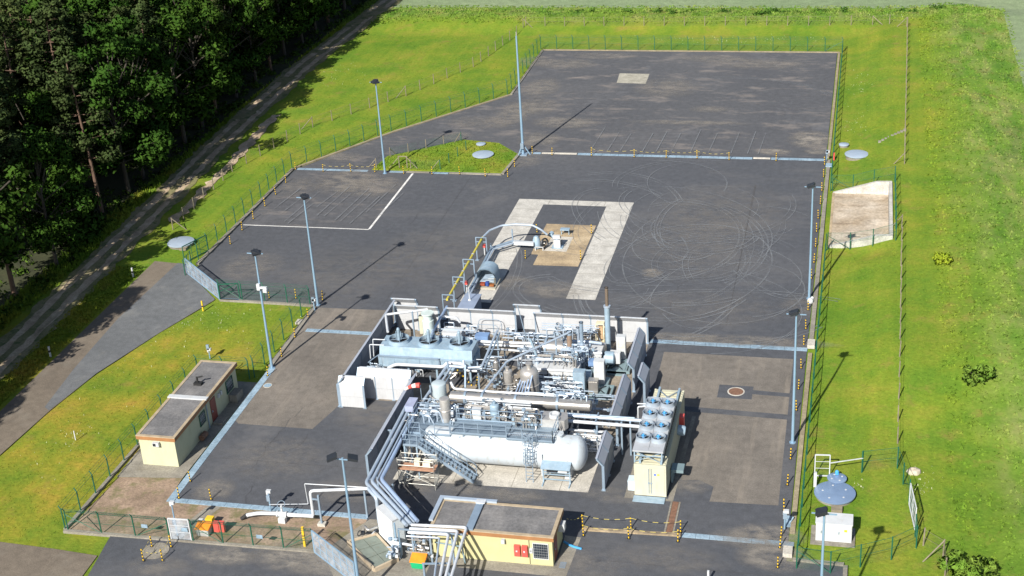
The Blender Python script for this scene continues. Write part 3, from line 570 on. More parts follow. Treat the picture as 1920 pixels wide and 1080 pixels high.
PROT = [pine(19, .42), pine(21, .5), pine(17.5, .36), pine(20, .58), broadleaf(18, .12, 5.6), broadleaf(16.5, .16, 4.8), broadleaf(19, .22, 5.8), broadleaf(9, .06, 2.6)]
KIND = ['pine', 'pine', 'pine', 'pine', 'broadleaf tree', 'broadleaf tree', 'broadleaf tree', 'young broadleaf tree']
used = set()
def plant(k, x, y, s, label, group):
    o = PROT[k] if k not in used else copy_tree(PROT[k]); used.add(k)
    o.location = (x, y, float(terr(x, y))); o.rotation_euler = (random.uniform(-.03, .03), random.uniform(-.03, .03), random.uniform(0, 6.28)); o.scale = (s*random.uniform(.9, 1.1), s*random.uniform(.9, 1.1), s); o['label'] = label; o['group'] = group
edge = []; y = 92.
while y < 246: edge.append(y); y += random.uniform(5.4, 7.6)
for i, y in enumerate(edge):
    xt = float(np.interp(y, TXY[::-1, 1], TXY[::-1, 0])); k = [4, 0, 5, 6, 1, 4, 7, 2, 6, 5, 3, 4][i % 12] if y < 212 else [3, 6, 4, 1, 5][i % 5]
    if y > 200 and k == 7: k = 4
    how = ORD[i] if i < len(ORD) else 'twenty-%s' % ORD[i-20]
    plant(k, xt-5.0+random.uniform(-.8, .6), y, random.uniform(.98, 1.2), '%s at the wood\'s edge, %s along the gravel track from the bottom' % (KIND[k], how), "trees along the wood's edge")
n = 0
for gx in np.arange(-91, -175, -4.6):
    for gy in np.arange(90, 262, 5.0):
        x, y = gx+random.uniform(-1.7, 1.7), gy+random.uniform(-1.9, 1.9)
        d = np.array([x, y, 12.-H]); c = d@cf; u_, v_ = 960+F*(d@cr)/c, 540-F*(d@cu)/c
        if u_ < -120 or v_ < -260 or v_ > 900: continue
        k = random.choice([0, 1, 2, 3, 4, 5, 6, 0, 1, 4, 6]); deep = gx < -97
        plant(k, x, y, random.uniform(.9, 1.15), 'tall dark %s deep in the shaded wood beyond the edge trees' % KIND[k], 'trees deep in the wood')
for i, y in enumerate((58, 63, 69, 74, 80, 86, 92, 97)):
    plant((0, 4, 1, 6)[i % 4], -79.6-(i % 3)*1.1, y, 1.05, 'tall tree beyond the left edge that shades the lower track', 'trees beyond the left edge')
cs = []
for i in range(520):
    y = random.uniform(88, 245); xt = float(np.interp(y, TXY[::-1, 1], TXY[::-1, 0])); x = xt-3.1-abs(random.gauss(0, 1.6))-(4 if random.random() < .3 else 0); cs.append((x, y, float(terr(x, y))+.25))
tag(leaf_mesh('forest_undergrowth', clumps(cs, [random.uniform(.3, .85) for _ in cs], 60), UNDER, .16), kind='stuff')
def shrub(name, label, loc, r, hh, m, size, n=16, dens=900):
    t = thing(name, label, 'shrub', loc); mb = MB(); cs = []
    for i in range(n):
        a = random.uniform(0, 6.28); l = r*random.random()**.6; z = hh*random.uniform(.25, 1)*(1-.4*l/r); e = (loc[0]+math.cos(a)*l, loc[1]+math.sin(a)*l, loc[2]+z); cs.append(e); mb.bar((loc[0], loc[1], loc[2]-.05), e, .025, .025)
    mb.build('stem', BARKB, t); leaf_mesh('foliage', clumps(cs, [r*random.uniform(.25, .45) for _ in cs], dens), m, size, t); return t
shrub('leafy_bush', 'straggly green bush with bare twigs on the right-hand grass bank', GT(1835, 715), 1.3, 1.3, SHRUB, .13, 20, 260)
shrub('young_conifer', 'small bright yellow-green conifer on the right grass bank below the basin', GT(1766, 492), .8, 1.0, YCON, .11, 20, 1100)
shrub('dense_bush', 'dense round bush by the timber corner post at the bottom right', G(1815, 1082), 1.6, 1.2, SHRUB, .14, 26, 420)
shrub('tiny_conifer', 'tiny blue-green spruce in the verge between wood and track', GT(135, 492), .35, 1.3, PINE, .12, 8)
cs, rs = [], []
for i in range(34):
    if i < 34: x, y, r = random.uniform(-58, 12), random.uniform(223.5, 227.5), random.uniform(.35, .8)
    else: x, y, r = random.gauss(11.5, 1.6), random.uniform(170, 226), random.uniform(.25, .5)
    for k in range(3): cs.append((x+random.gauss(0, r*.8), y+random.gauss(0, r*.6), float(terr(x, y))+r*.25)); rs.append(r*random.uniform(.5, .9))
tag(leaf_mesh('bank_weeds', clumps(cs, rs, 220), leaf_mat('weed_leaves', (.045, .11, .018), (.09, .17, .03)), .10), kind='stuff')
# ------------------------------------------------------------------ fences
def steel_post(x, y, z, hgt=1.85, out=None):
    b = MB(); b.cyl((x, y, z-.1), (x, y, z+hgt), .052, n=6)
    if out: b.cyl((x, y, z+hgt-.01), (x+out[0]*.28, y+out[1]*.28, z+hgt+.3), .042, n=6)
    return b
def along(pts, step):
    out = []
    for p, q in zip(pts, pts[1:]):
        L = math.hypot(q[0]-p[0], q[1]-p[1]); n = max(1, round(L/step)); out += [(p[0]+(q[0]-p[0])*i/n, p[1]+(q[1]-p[1])*i/n) for i in range(n)]
    return out+[tuple(pts[-1])]
def green_fence(label, pts, out=None, step=2.45, hgt=1.85, brace=True, rail=.022):
    ps = along(pts, step); mx_, my_ = ps[len(ps)//2]; t = thing('green_mesh_fence', label, 'fence', (mx_, my_, 0), 'green wire fences')
    gz = lambda p: max(0., float(terr(*p))+.05)
    for p in ps: steel_post(p[0], p[1], gz(p), hgt, out).build('post', GREEN, t)
    b = MB(); wb = MB()
    for p, q in zip(ps, ps[1:]):
        b.quad((*p, gz(p)+.02), (*q, gz(q)+.02), (*q, gz(q)+hgt-.05), (*p, gz(p)+hgt-.05))
        for hz, wt in ((hgt-.05, rail), (.9, .018)): wb.bar((*p, gz(p)+hz), (*q, gz(q)+hz), wt)
        if out:
            for k in (.12, .28): wb.bar((p[0]+out[0]*k, p[1]+out[1]*k, gz(p)+hgt+k), (q[0]+out[0]*k, q[1]+out[1]*k, gz(q)+hgt+k), .014)
    b.build('wire_mesh', TEALM, t); wb.build('tension_wire', GREEN, t)
    if brace:
        for (p, q) in ((ps[0], ps[1]), (ps[-1], ps[-2])): MB().cyl((*p, gz(p)+1.5), (*q, gz(q)+.05), .026, n=6).build('brace', GREEN, t)
    return t
green_fence('green wire fence along the left and far edges of the asphalt yard', [(-67.9, 128.), (-67.8, 155.6), (-59.4, 169.9), (-47.4, 185.5), (-47.3, 207.3), (-2.6, 207.2)], (-.6, .2))
green_fence('green wire fence along the upper right kerb from far corner to basin', [(-2.6, 206.9), (-2.6, 153.5)], rail=.045)
green_fence('green wire fence around the concrete retaining basin', [(-2.4, 153.6), (4.3, 153.4), (4.3, 137.7), (-2.4, 137.5)])
green_fence('long green wire fence along the lower right kerb below the basin', [(-2.55, 137.2), (-2.7, 83.6)], rail=.045)
green_fence('short green wire fence from white gate to the yard lamp', [(-61.7, 119.5), (-51.9, 119.1), (-51.9, 104.6)], (-.6, .2))
green_fence('green wire fence behind the flat-roofed cabin and left of the gravel bed', [(-52.2, 104.2), (-57.15, 104.1), (-57.3, 80.)], (-.7, .1))
green_fence('green wire fence along the bottom edge of the gravel bed', [(-57., 79.9), (-48.6, 79.95)], (0, -.7)); green_fence('green wire fence between footpath gate and large sliding gate', [(-46.7, 80.), (-37.2, 80.2)], (0, -.7))
green_fence('green wire enclosure fence around the white switch cabinet', [(-2.7, 83.3), (-.4, 83.1), (1.6, 84.2), (3.7, 85.4), (5.4, 87.), (5.35, 88.4)], None, 2.3); green_fence('short green wire fence behind the round blue lids', [(5.0, 92.8), (4.2, 97.2), (1.6, 96.3), (1.55, 96.2)], None, 2.3)
green_fence('green wire fence stub beside the open white gate', [(-68., 126.5), (-67.8, 124.4)], None, 1.)
def timber_fence(label, pts, step, stays):
    ps = along(pts, step); mx_, my_ = ps[len(ps)//2]; t = thing('timber_post_fence', label, 'fence', (mx_, my_, float(terr(mx_, my_))), 'weathered timber post fences'); b = MB(); wb = MB()
    gz = lambda p: float(terr(*p))
    for p in ps: MB().cyl((*p, gz(p)-.1), (p[0]+random.uniform(-.04, .04), p[1]+random.uniform(-.04, .04), gz(p)+1.5), .06, .055, 6).build('post', TIMBER, t)
    for p, q in zip(ps, ps[1:]):
        b.quad((*p, gz(p)), (*q, gz(q)), (*q, gz(q)+1.4), (*p, gz(p)+1.4))
        for hz in (1.4, .75): wb.bar((*p, gz(p)+hz), (*q, gz(q)+hz), .014)
    b.build('wire_mesh', WIREM, t); wb.build('strand_wire', TIMBER, t)
    for (p, d) in stays: MB().cyl((p[0]+d[0], p[1]+d[1], gz((p[0]+d[0], p[1]+d[1]))-.05), (*p, gz(p)+1.4), .05, n=6).build('stay', TIMBER, t)
    return t
LT = [(-74.6, 135.9), (-75.1, 154.), (-70.6, 170.6), (-61.7, 184.2), (-55.5, 198.), (-52.3, 217.5)]
timber_fence('weathered timber post fence with thin wire curving round the left meadow', LT, 3.0, [(LT[0], (1.6, .2)), (LT[0], (.2, 1.6)), ((-70.6, 170.6), (-1.3, -.9)), ((-61.7, 184.2), (-1.2, -1.2)), (LT[-1], (1.5, 0))])
timber_fence('weathered timber post fence along the far grass bank', [(-52., 218.), (1.5, 218.8), (6.4, 215.8)], 3.2, [((1.5, 218.8), (1.5, -1.2)), ((6.4, 215.8), (-1.4, 0))])
timber_fence('weathered timber post fence down the upper right bank', [(6.5, 215.4), (5.4, 159.)], 3.0, [((5.4, 159.), (-1.2, 0))]); timber_fence('weathered timber post fence down the lower right bank', [(4.9, 140.6), (4.2, 97.8)], 3.0, [((4.9, 140.6), (-1., .5))])
timber_fence('short weathered timber fence with corner stay at the bottom right', [(5.9, 87.4), (7.2, 86.2), (7.3, 82.)], 2.4, [((7.2, 86.2), (-1.4, -.7))])
# open timber gate frame and fence round the grass island
t = thing('timber_gateway', 'small timber gate frame standing in the grass island', 'gate', (-53.5, 156.5, .1))
for x in (-54.1, -53.1): MB().cyl((x, 156.4, .05), (x, 156.4, 1.6), .06, n=6).build('post', TIMBER, t)
MB().bar((-54.2, 156.4, 1.6), (-53., 156.4, 1.6), .09).build('crossbar', TIMBER, t)
for sx in (-55.4, -51.8): MB().bar((sx, 156.4, .08), (-54.1 if sx < -54 else -53.1, 156.4, 1.5), .08).build('stay', TIMBER, t)
t = thing('island_mesh_fence', 'low timber and wire fence enclosing the left half of the grass island', 'fence', (-50.2, 160., .1)); b = MB(); pp = along([(-57., 156.2), (-56.4, 160.0), (-48.9, 166.2), (-47.4, 163.), (-48.9, 156.3), (-52.6, 156.2)], 2.6)
for p in pp: MB().cyl((*p, .05), (*p, 1.35), .05, n=6).build('post', TIMBER if p[0] < -49 else GREEN, t)
for p, q in zip(pp, pp[1:]): b.quad((*p, .1), (*q, .1), (*q, 1.3), (*p, 1.3))
b.build('wire_mesh', TEALM, t)
for p, d in (((-57., 156.2), (-1.1, .3)), ((-49., 156.3), (-1., .1)), ((-56.4, 160.), (.4, 1.)), ((-48.9, 166.2), (-.8, -.6))): MB().bar((p[0]+d[0], p[1]+d[1], .05), (*p, 1.25), .07).build('stay', TIMBER, t)
# ------------------------------------------------------------------ gates
def gate_leaf(name, label, p, q, hgt, m, n=5, z0=.08, kick=.0, mesh=GATEM):
    t = thing(name, label, 'gate', (p[0], p[1], 0)); P, Q = Vector((*p[:2], 0)), Vector((*q[:2], 0)); fr = MB(); up = Vector((0, 0, 1))
    fr.bar(P+up*z0, Q+up*z0, .08); fr.bar(P+up*hgt, Q+up*hgt, .08)
    for i in range(n+1):
        a = P.lerp(Q, i/n); fr.bar(a+up*z0, a+up*hgt, .07 if i in (0, n) else .04)
    for k in (.36, .68): fr.bar(P+up*(z0+(hgt-z0)*k), Q+up*(z0+(hgt-z0)*k), .03)
    fr.build('frame', m, t); MB().quad(P+up*z0, Q+up*z0, Q+up*hgt, P+up*hgt).build('mesh_infill', mesh, t); return t
gate_leaf('sliding_gate', 'pale galvanised mesh gate standing open across the left access road', G2(351, 513), G2(411, 561), 1.75, POLE, 6)
gate_leaf('green_side_gate', 'green framed mesh gate leaf folded behind the pale open gate', (-69.2, 127.3), (-67.9, 130.6), 1.9, GREEN, 3, mesh=TEALM)
t = thing('gate_post_frame', 'green upright gate guide frame at the right end of the left pale gate', 'gate post', (*G2(432, 560), 0)); a = Vector((*G2(413, 562), 0)); c = Vector((*G2(450, 560), 0)); b = MB()
for p in (a, c): b.bar(p, p+Vector((0, 0, 1.7)), .09)
b.bar(a+Vector((0, 0, 1.7)), c+Vector((0, 0, 1.7)), .08); b.bar(a+Vector((0, 0, .9)), c+Vector((0, 0, 1.7)), .05); b.build('frame', GREEN, t); MB().box(a.x-.1, a.y-.1, 0, c.x+.1, a.y+.12, .12).build('base_rail', POLE, t)
gate_leaf('main_sliding_gate', 'long pale mesh sliding gate reaching the bottom edge of the yard', G2(590, 1037), G2(668, 1098), 2.0, POLE, 6)
gate_leaf('footpath_gate', 'small pale framed mesh door at the footpath in the bottom fence', (-48.45, 79.95), (-46.85, 80.0), 1.95, WHITE, 1)
gate_leaf('enclosure_door', 'white framed mesh door beside the fence behind the round blue lids', (-1.95, 95.1), (-.85, 95.2), 1.95, WHITE, 1, mesh=TEALM)
gate_leaf('white_gate_leaf', 'white mesh gate leaf leaning outwards in the enclosure fence at bottom right', (5.35, 89.), (5.0, 92.2), 1.9, WHITE, 2)
MB_ = MB().bar((-.8, 95.2, 1.25), (1.6, 96.2, 1.25), .06); tag(MB_.build('cross_rail', PIPEW), 'thin pale rail running from the white mesh door to a green post', 'rail')
# ------------------------------------------------------------------ lamps
def lamp_post(label, px, py, heads, h=11.6, loc=None, extra=None):
    p = loc or G2(px, py); t = thing('yard_lamp', label, 'street lamp', (*p, 0), 'tall floodlight masts round the yard')
    MB().cyl((*p, 0), (*p, h), .13, .07, 10).build('pole', POLE, t, True); MB().cyl((*p, 0), (*p, .06), .26, n=12).build('base_plate', POLE, t)
    b = MB()
    if len(heads) > 1: b.bar((p[0]-.75, p[1], h-.12), (p[0]+.75, p[1], h-.12), .07); b.build('crossarm', POLE, t)
    for a, off in heads:
        hb = MB(); d = Vector((math.cos(R_(a)), math.sin(R_(a)), -.28)).normalized(); s = Vector((-d.y, d.x, 0)).normalized(); u = s.cross(d)*-1; c = Vector((p[0]+off, p[1], h+.08))
        if u.z < 0: u = -u
        q = [c+d*f+s*g*.36 for f, g in ((-.16, -.85), (.52, -.95), (.52, .95), (-.16, .85))]
        hb.add([v-u*.1 for v in q]+[v+u*.12*(1 if i in (0, 3) else .5) for i, v in enumerate(q)], [(0, 1, 2, 3), (7, 6, 5, 4), (0, 4, 5, 1), (1, 5, 6, 2), (2, 6, 7, 3), (3, 7, 4, 0)]); hb.build('floodlight', DARK, t)
    return t
lamp_post('tall lamp at the grass island, farthest of the yard lamps', 722, 325, [(-60, 0), (-130, 0)]); lamp_post('tall lamp beside the brown lot at the head of the fence', 596, 572, [(-40, 0), (20, 0)])
l3 = lamp_post('tall lamp with small white camera on its pole by the cabin', 510, 690, [(-50, 0), (10, 0)]); b = MB(); p = G2(510, 690); b.box(p[0]-.1, p[1]-.35, 8.2, p[0]+.75, p[1]-.1, 8.35); b.box(p[0]+.45, p[1]-.5, 7.9, p[0]+.8, p[1]-.05, 8.2); b.box(p[0]-.2, p[1]-.3, 8., p[0]+.1, p[1]-.05, 8.6); b.build('camera', WHITE, l3)
lamp_post('tall lamp on the right kerb across from the basin', 1517, 560, [(190, 0), (170, 0)]); lamp_post('tall lamp on the right kerb beside the brown container lot', 1486, 830, [(190, 0), (165, 0)])
lamp_post('tall twin-head lamp cut by the bottom edge near the sliding gate', 0, 0, [(200, -.55), (20, .55)], 11.6, (-32.0, 75.3)); lamp_post('tall lamp rising past the white switch cabinet at the bottom right', 0, 0, [(190, 0), (175, 0)], 11.6, (-.85, 73.5))
t = thing('radio_mast', 'slim pale lattice-free radio mast at the corner of the grass island', 'mast', (*G2(981, 290), 0)); p = G2(981, 290)
MB().cyl((*p, 0), (*p, 15.), .17, .10, 12).build('pole', POLE, t, True); b = MB()
for a in (0, 120, 240): b.bar((p[0]+.9*math.cos(R_(a)), p[1]+.9*math.sin(R_(a)), .02), (*p, 1.5), .1)
b.build('stay', POLE, t); MB().box(p[0]-.55, p[1]-.55, 0, p[0]+.55, p[1]+.55, .14).build('base_plate', STEEL, t); MB().box(p[0]-.2, p[1]-.45, .9, p[0]+.2, p[1]-.15, 1.6).build('junction_box', STEEL, t); MB().cyl((*p, 15), (*p, 15.5), .03, n=6).build('tip', WHITE, t)
# ------------------------------------------------------------------ striped marker posts
proto = thing('marker_post', '', 'marker post'); b = MB(); b.lathe([(.046, .04+k*.14) for k in range(8)]+[(.001, 1.03)], (0, 0, 0), (0, 0, 1), 8)
b.m = [0 if (i//8) % 2 == 0 else 1 for i in range(len(b.f))]; b.build('striped_tube', [YELLOW, BLACK], proto); MB().cyl((0, 0, 0), (0, 0, .045), .14, .11, 10).build('foot', BLACK, proto)
first = [True]
def markers(grp, fmt, pts, world=False):
    for i, q in enumerate(pts):
        p = q if world else G2(*q); o = proto if first[0] else copy_tree(proto); first[0] = False; o.location = (*p, .02); o['label'] = fmt % ORD[i]; o['group'] = grp; o.rotation_euler[0] = random.uniform(-.04, .04); o.rotation_euler[1] = random.uniform(-.05, .05); o.scale = (1, 1, random.uniform(.93, 1.08))
markers('marker posts along the right kerb', 'yellow and black marker post, %s from the far end of the right kerb', [(1546, 309), (1544, 332), (1541, 358), (1538, 383), (1534, 410), (1531, 435), (1529, 463), (1526, 493), (1521, 523), (1515, 582), (1511, 617), (1507, 647), (1502, 691), (1497, 730), (1493, 770), (1482, 861), (1476, 910), (1470, 958), (1464, 1008), (1462, 1028), (1458, 1065)])
markers('marker posts along the far cross kerb', 'yellow and black marker post, %s from the left on the far cross kerb', [(965, 313), (998, 288), (1035, 291), (1109, 292), (1189, 295), (1249, 296), (1307, 297), (1367, 300), (1455, 302)])
markers('marker posts along the island kerb', 'yellow and black marker post, %s from the left on the grass island kerb', [(554, 318), (606, 322), (658, 322), (703, 323), (757, 326), (810, 327), (862, 327), (910, 331), (952, 332)])
markers('marker posts along the left kerb', 'yellow and black marker post, %s from the top down the left kerb', [(536, 343), (517, 365), (497, 387), (475, 411), (454, 432), (432, 458)])
markers('marker posts round the brown lot', 'yellow and black marker post, %s along the kerb of the left brown lot', [(505, 559), (555, 560), (605, 563), (578, 596), (553, 633), (528, 669), (502, 705), (357, 903), (336, 935), (396, 937)])
markers('marker posts round the manhole', 'striped marker post, %s of four around the chained manhole', [(285, 1025), (321, 1026), (305, 1052), (269, 1052)])
CH = [(1093, 986), (1094, 1005), (1183, 991), (1179, 1010), (1276, 998), (1271, 1016)]
markers('chained marker posts by the office', 'striped marker post, %s from the left in the chained row right of the yellow office', CH)
markers('marker posts round the well', 'striped marker post, %s of four at the corners of the well cellar', [(1007, 436), (1109, 438), (1089, 487), (985, 485)])
def chain(label, p, q, sag=.22, z=.92, n=9, m=None, r=.013):
    b = MB(); P, Q = Vector((*p, z)), Vector((*q, z)); pts = [P.lerp(Q, i/n)-Vector((0, 0, sag*4*(i/n)*(1-i/n))) for i in range(n+1)]
    for i in range(n): b.bar(pts[i], pts[i+1], r*2. if i % 2 == 0 else r*.6, None, 0 if i % 2 == 0 else 1)
    tag(b.build('barrier_chain', [m or mat('pale_yellow_plastic', (.52, .43, .12), .5), BLACK]), label, 'chain', 'yellow and black barrier chains')
c6 = [G2(*q) for q in CH]
chain('yellow chain from the office corner to the first rear marker post', (-19.4, 85.6), c6[0]); chain('rear yellow chain between first and second pair of marker posts', c6[0], c6[2]); chain('rear yellow chain crossing the rusty drain grate', c6[2], c6[4]); chain('front yellow chain along the low kerb by the office', c6[1], c6[3]); chain('front yellow chain ending at the blue drain covers', c6[3], c6[5])
cf_ = [G2(*q) for q in [(1109, 292), (1189, 295), (1249, 296), (1307, 297), (1367, 300)]]
for i, wd in enumerate(['leftmost', 'second', 'third', 'rightmost']): chain('%s yellow chain hanging along the far cross kerb drain' % wd, cf_[i], cf_[i+1], .25, .92, 11)
ci = [G2(*q) for q in [(606, 322), (658, 322), (703, 323)]]; chain('yellow chain on the left end of the island kerb', ci[0], ci[1], .25, .92, 9); chain('yellow chain next to the far lamp at the island kerb', ci[1], ci[2], .25, .92, 9)
cm = [G2(*q) for q in [(285, 1025), (321, 1026), (305, 1052), (269, 1052)]]; chain('chain on the right side of the manhole', cm[1], cm[2]); chain('chain in front of the manhole', cm[2], cm[3]); chain('chain on the left side of the manhole', cm[3], cm[0])
# ------------------------------------------------------------------ round tank lids and manholes
def lid(label, px, py, R, hgt, m=LIDM, knobs=0, step=None, z0=0.):
    p = GT(px, py); z = max(p[2], z0); t = thing('round_lid', label, 'tank lid', (p[0], p[1], z), 'round shaft lids')
    MB().lathe([(R*.93, -.3), (R*.93, hgt-.08), (R*.9, hgt-.08)], (p[0], p[1], z), (0, 0, 1), 36).build('shaft_ring', CONCD, t, True)
    MB().lathe([(R*1.02, hgt-.09), (R*1.02, hgt-.01), (R, hgt), (.02, hgt+.02), (0.001, hgt+.02)], (p[0], p[1], z), (0, 0, 1), 40).build('cover', m, t, True)
    for k in range(knobs):
        a = 2*math.pi*k/knobs+.5; MB().lathe([(.08, 0), (.08, .012), (.001, .016)], (p[0]+R*.6*math.cos(a), p[1]+R*.6*math.sin(a), z+hgt+.012), (0, 0, 1), 10).build('vent_knob', WHITE, t, True)
    if step: MB().box(p[0]+step[0]-.4, p[1]+step[1]-.3, z-.05, p[0]+step[0]+.4, p[1]+step[1]+.3, z+.22).build('step', TIMBER, t)
    return t
lid('large pale blue round lid on the grass island', 906, 294, 1.3, .3); lid('small pale round lid on the grass island', 902, 274, .6, .28); lid('large pale blue round lid on the grass right of the far cross kerb', 1606, 294, 1.35, .4); lid('small pale round lid on the grass behind the large right one', 1582, 275, .6, .28)
lid('large pale blue round lid in the grass beside the access gate', 340, 459, 1.45, .3, LIDM, 0, (.9, -1.3)); lid('wide shiny blue round lid with white knobs near the switch cabinet', 1565, 930, 1.5, .28, LIDB, 5, (.2, -1.95)); lid('smaller round lid with blue pump head behind the knobbed lid', 1569, 903, .72, .3, LIDB, 4)
b = MB(); q = G(1569, 896); b.box(q[0]-.12, q[1]-.12, .33, q[0]+.12, q[1]+.12, .5); b.lathe([(.15, .45), (.15, .6), (.04, .7), (.001, .7)], (q[0], q[1], 0), (0, 0, 1), 12); tag(b.build('blue_pump_head', BLUE), 'blue pump head standing on the smaller round lid', 'pump')
def manhole(label, x, y, R, m, ring):
    t = thing('manhole', label, 'manhole', (x, y, .012)); MB().lathe([(R*1.18, -.02), (R*1.18, .025), (R, .025), (R, -.02)], (x, y, .012), (0, 0, 1), 32).build('ring', ring, t); MB().lathe([(R*.99, 0), (R*.99, .018), (.001, .02)], (x, y, .012), (0, 0, 1), 32).build('cover', m, t)
manhole('rusty round manhole cover in a dark patch of the right brown lot', -9., 107.25, .62, RUST, CONC); manhole('round manhole cover inside the chained marker posts', *G2(292, 1033), .85, CONCD, CONCD); manhole('small pale round cover at the edge of the left brown lot', *G2(502, 723), .35, DRAINM, CONC)
# ------------------------------------------------------------------ noise barriers
def barrier(label, x0, y0, x1, y1, lean, n, m=PANEL, top=True):
    t = thing('noise_barrier', label, 'noise barrier', ((x0+x1)/2, (y0+y1)/2, 0), 'kinked noise barrier walls'); P, Q = Vector((x0, y0, 0)), Vector((x1, y1, 0)); d = (Q-P).normalized(); nn = Vector((-d.y, d.x, 0)); L = Vector((*lean, 0)); up = Vector((0, 0, 1))
    for i in range(n):
        a, c = P.lerp(Q, i/n)+d*.05, P.lerp(Q, (i+1)/n)-d*.05; b = MB()
        def slab(za, zb, sa, sb, th=.07):
            vs = [q+nn*s*th+up*z+L*k for z, k in ((za, sa), (zb, sb)) for q, s in ((a, -1), (c, -1), (c, 1), (a, 1))]
            b.add(vs, [(0, 3, 2, 1), (4, 5, 6, 7), (0, 1, 5, 4), (1, 2, 6, 5), (2, 3, 7, 6), (3, 0, 4, 7)])
        slab(.06, 1.08, 0, 0); slab(1.10, 2.2, 0, 0); slab(2.2, 2.78, 0, .48)
        k = int((c-a).length/.24)
        for j in range(1, k):
            p = a.lerp(c, j/k)
            for s in (-1, 1): b.bar(p+nn*s*.075+up*.07, p+nn*s*.075+up*1.07, .035, .012)
        b.build('panel', m, t)
        cap = MB(); cap.bar(a+up*2.80+L*.49, c+up*2.80+L*.49, .17, .05); cap.build('top_cap', PIPEW if m is PANEL else m, t)
    for i in range(n+1):
        p = P.lerp(Q, i/n); b = MB(); b.bar(p, p+up*2.2, .2, .12); b.bar(p+up*2.2, p+up*2.78+L*.48, .2, .12); b.box(p.x-.16, p.y-.16, 0, p.x+.16, p.y+.16, .05); b.build('post', STEEL, t)
    return t
barrier('long shade-coloured barrier wall closing the plant on the left by the brown lot', -42.3, 100.55, -42.3, 115.7, (1, 0), 5, PANEL_SHADED)
barrier('single pale barrier panel standing foremost at the left corner', -42.15, 100.5, -40.0, 100.5, (0, 1), 1)
barrier('pale three-bay barrier in front of the air cooler, behind the single panel', -41.0, 102.15, -36.35, 102.15, (0, 1), 3)
barrier('shade-coloured barrier wall left of the diagonal pipe rack', -36.2, 90.0, -36.2, 102.1, (1, 0), 5, PANEL_SHADED)
barrier('single pale barrier panel at the far left corner of the plant', -42.2, 116.5, -39.9, 116.5, (0, -1), 1)
barrier('pale barrier behind the air cooler, left of the yellow gas pipe', -41.5, 115.15, -37.4, 115.15, (0, -1), 2); barrier('pale barrier right of the yellow gas pipe along the back of the plant', -36.4, 115.1, -30.0, 115.1, (0, -1), 3)
barrier('single pale barrier panel set back behind the gap in the back wall', -30.3, 116.5, -27.9, 116.5, (0, -1), 1); barrier('pale four-bay barrier at the right end of the back wall', -28.05, 115.05, -17.7, 115.05, (0, -1), 4)
barrier('tall shade-coloured barrier behind the fan container, farthest of the right row', -17.6, 106.2, -17.6, 112.7, (-1, 0), 3, PANEL_SHADED); barrier('short shade-coloured barrier offset towards the brown lot behind the container', -16.35, 104., -16.35, 106.4, (-1, 0), 1, PANEL_SHADED)
barrier('shade-coloured barrier between silver exchanger and fan container', -17.6, 97.5, -17.6, 104.2, (-1, 0), 3, PANEL_SHADED); barrier('shade-coloured barrier at the right end of the white tank, nearest of the right row', -17.6, 91., -17.6, 95.1, (-1, 0), 2, PANEL_SHADED)
# ------------------------------------------------------------------ air cooler with three fans
def fan(parent, x, y, z, R, m, motor, mh=.9, mm=None, name='fan', guard=True):
    b = MB(); b.lathe([(R*1.12, -.02), (R*1.02, .30), (R*1.06, .36), (R*.98, .36), (R*.95, .05), (R*.95, -.02)], (x, y, z), (0, 0, 1), 28); o = b.build(name, m, parent, True)
    g = MB()
    for i in range(8 if guard else 2):
        a = math.pi*i/(8 if guard else 2)+.4; g.bar((x-math.cos(a)*R, y-math.sin(a)*R, z+.24), (x+math.cos(a)*R, y+math.sin(a)*R, z+.24), .02 if guard else .05)
    for q in ((.35, .7) if guard else (.35,)): g.torus((x, y, z+.28), R*q, .012, n=20, k=4)
    g.build('guard', STEEL, o); bl = MB()
    for i in range(6):
        a = 2*math.pi*i/6; c, s = math.cos(a), math.sin(a); vs = [(x+c*.15*R-s*.10*R, y+s*.15*R+c*.10*R, z+.08), (x+c*.15*R+s*.10*R, y+s*.15*R-c*.10*R, z+.16), (x+c*.9*R+s*.13*R, y+s*.9*R-c*.13*R, z+.16), (x+c*.9*R-s*.12*R, y+s*.9*R+c*.12*R, z+.06)]; bl.add(vs+[(v[0], v[1], v[2]-.02) for v in vs], [(0, 1, 2, 3), (7, 6, 5, 4)])
    bl.build('blades', mat('fan_blades', (.045, .05, .058), .5, .3), o); MB().lathe([(R*.95, .0), (.001, .0)], (x, y, z+.005), (0, 0, 1), 24).build('throat_shade_disc', BLACK, o)  # flat black disc, the shade inside the fan ring put in as colour
    k = MB(); k.lathe([(.14*R+.025, .1), (.14*R+.025, mh*.9), (.1*R, mh), (.001, mh)], (x, y, z), (0, 0, 1), 12)
    k.bar((x, y, z+.1), (x+.02, y+.26*R, z+.1+mh*.7), .06); k.bar((x-.22*R-.03, y, z+.2), (x-.22*R-.03, y, z+mh*.75), .04, .1); k.bar((x+.22*R+.03, y, z+.2), (x+.22*R+.03, y, z+mh*.75), .04, .1); k.build('motor', mm or motor, o); return o
t = thing('air_cooler', 'long blue-grey air cooler with three large fans on top', 'air cooler', (-36., 107.2, 0)); b = MB()
x0, x1, y0, y1 = -40.25, -31.75, 105.95, 108.35
b.add([(x0, y0, 2.2), (x1, y0, 2.2), (x1, y1, 2.2), (x0, y1, 2.2), (x0+.02, y0+.22, 3.05), (x1-.02, y0+.22, 3.05), (x1-.02, y1-.12, 3.05), (x0+.02, y1-.12, 3.05)], [(4, 5, 6, 7), (0, 1, 5, 4), (1, 2, 6, 5), (2, 3, 7, 6), (3, 0, 4, 7)]); b.build('plenum', COOLER, t)
b = MB(); b.box(x0-.1, y0-.1, 1.25, x1+.06, y1+.05, 2.18)
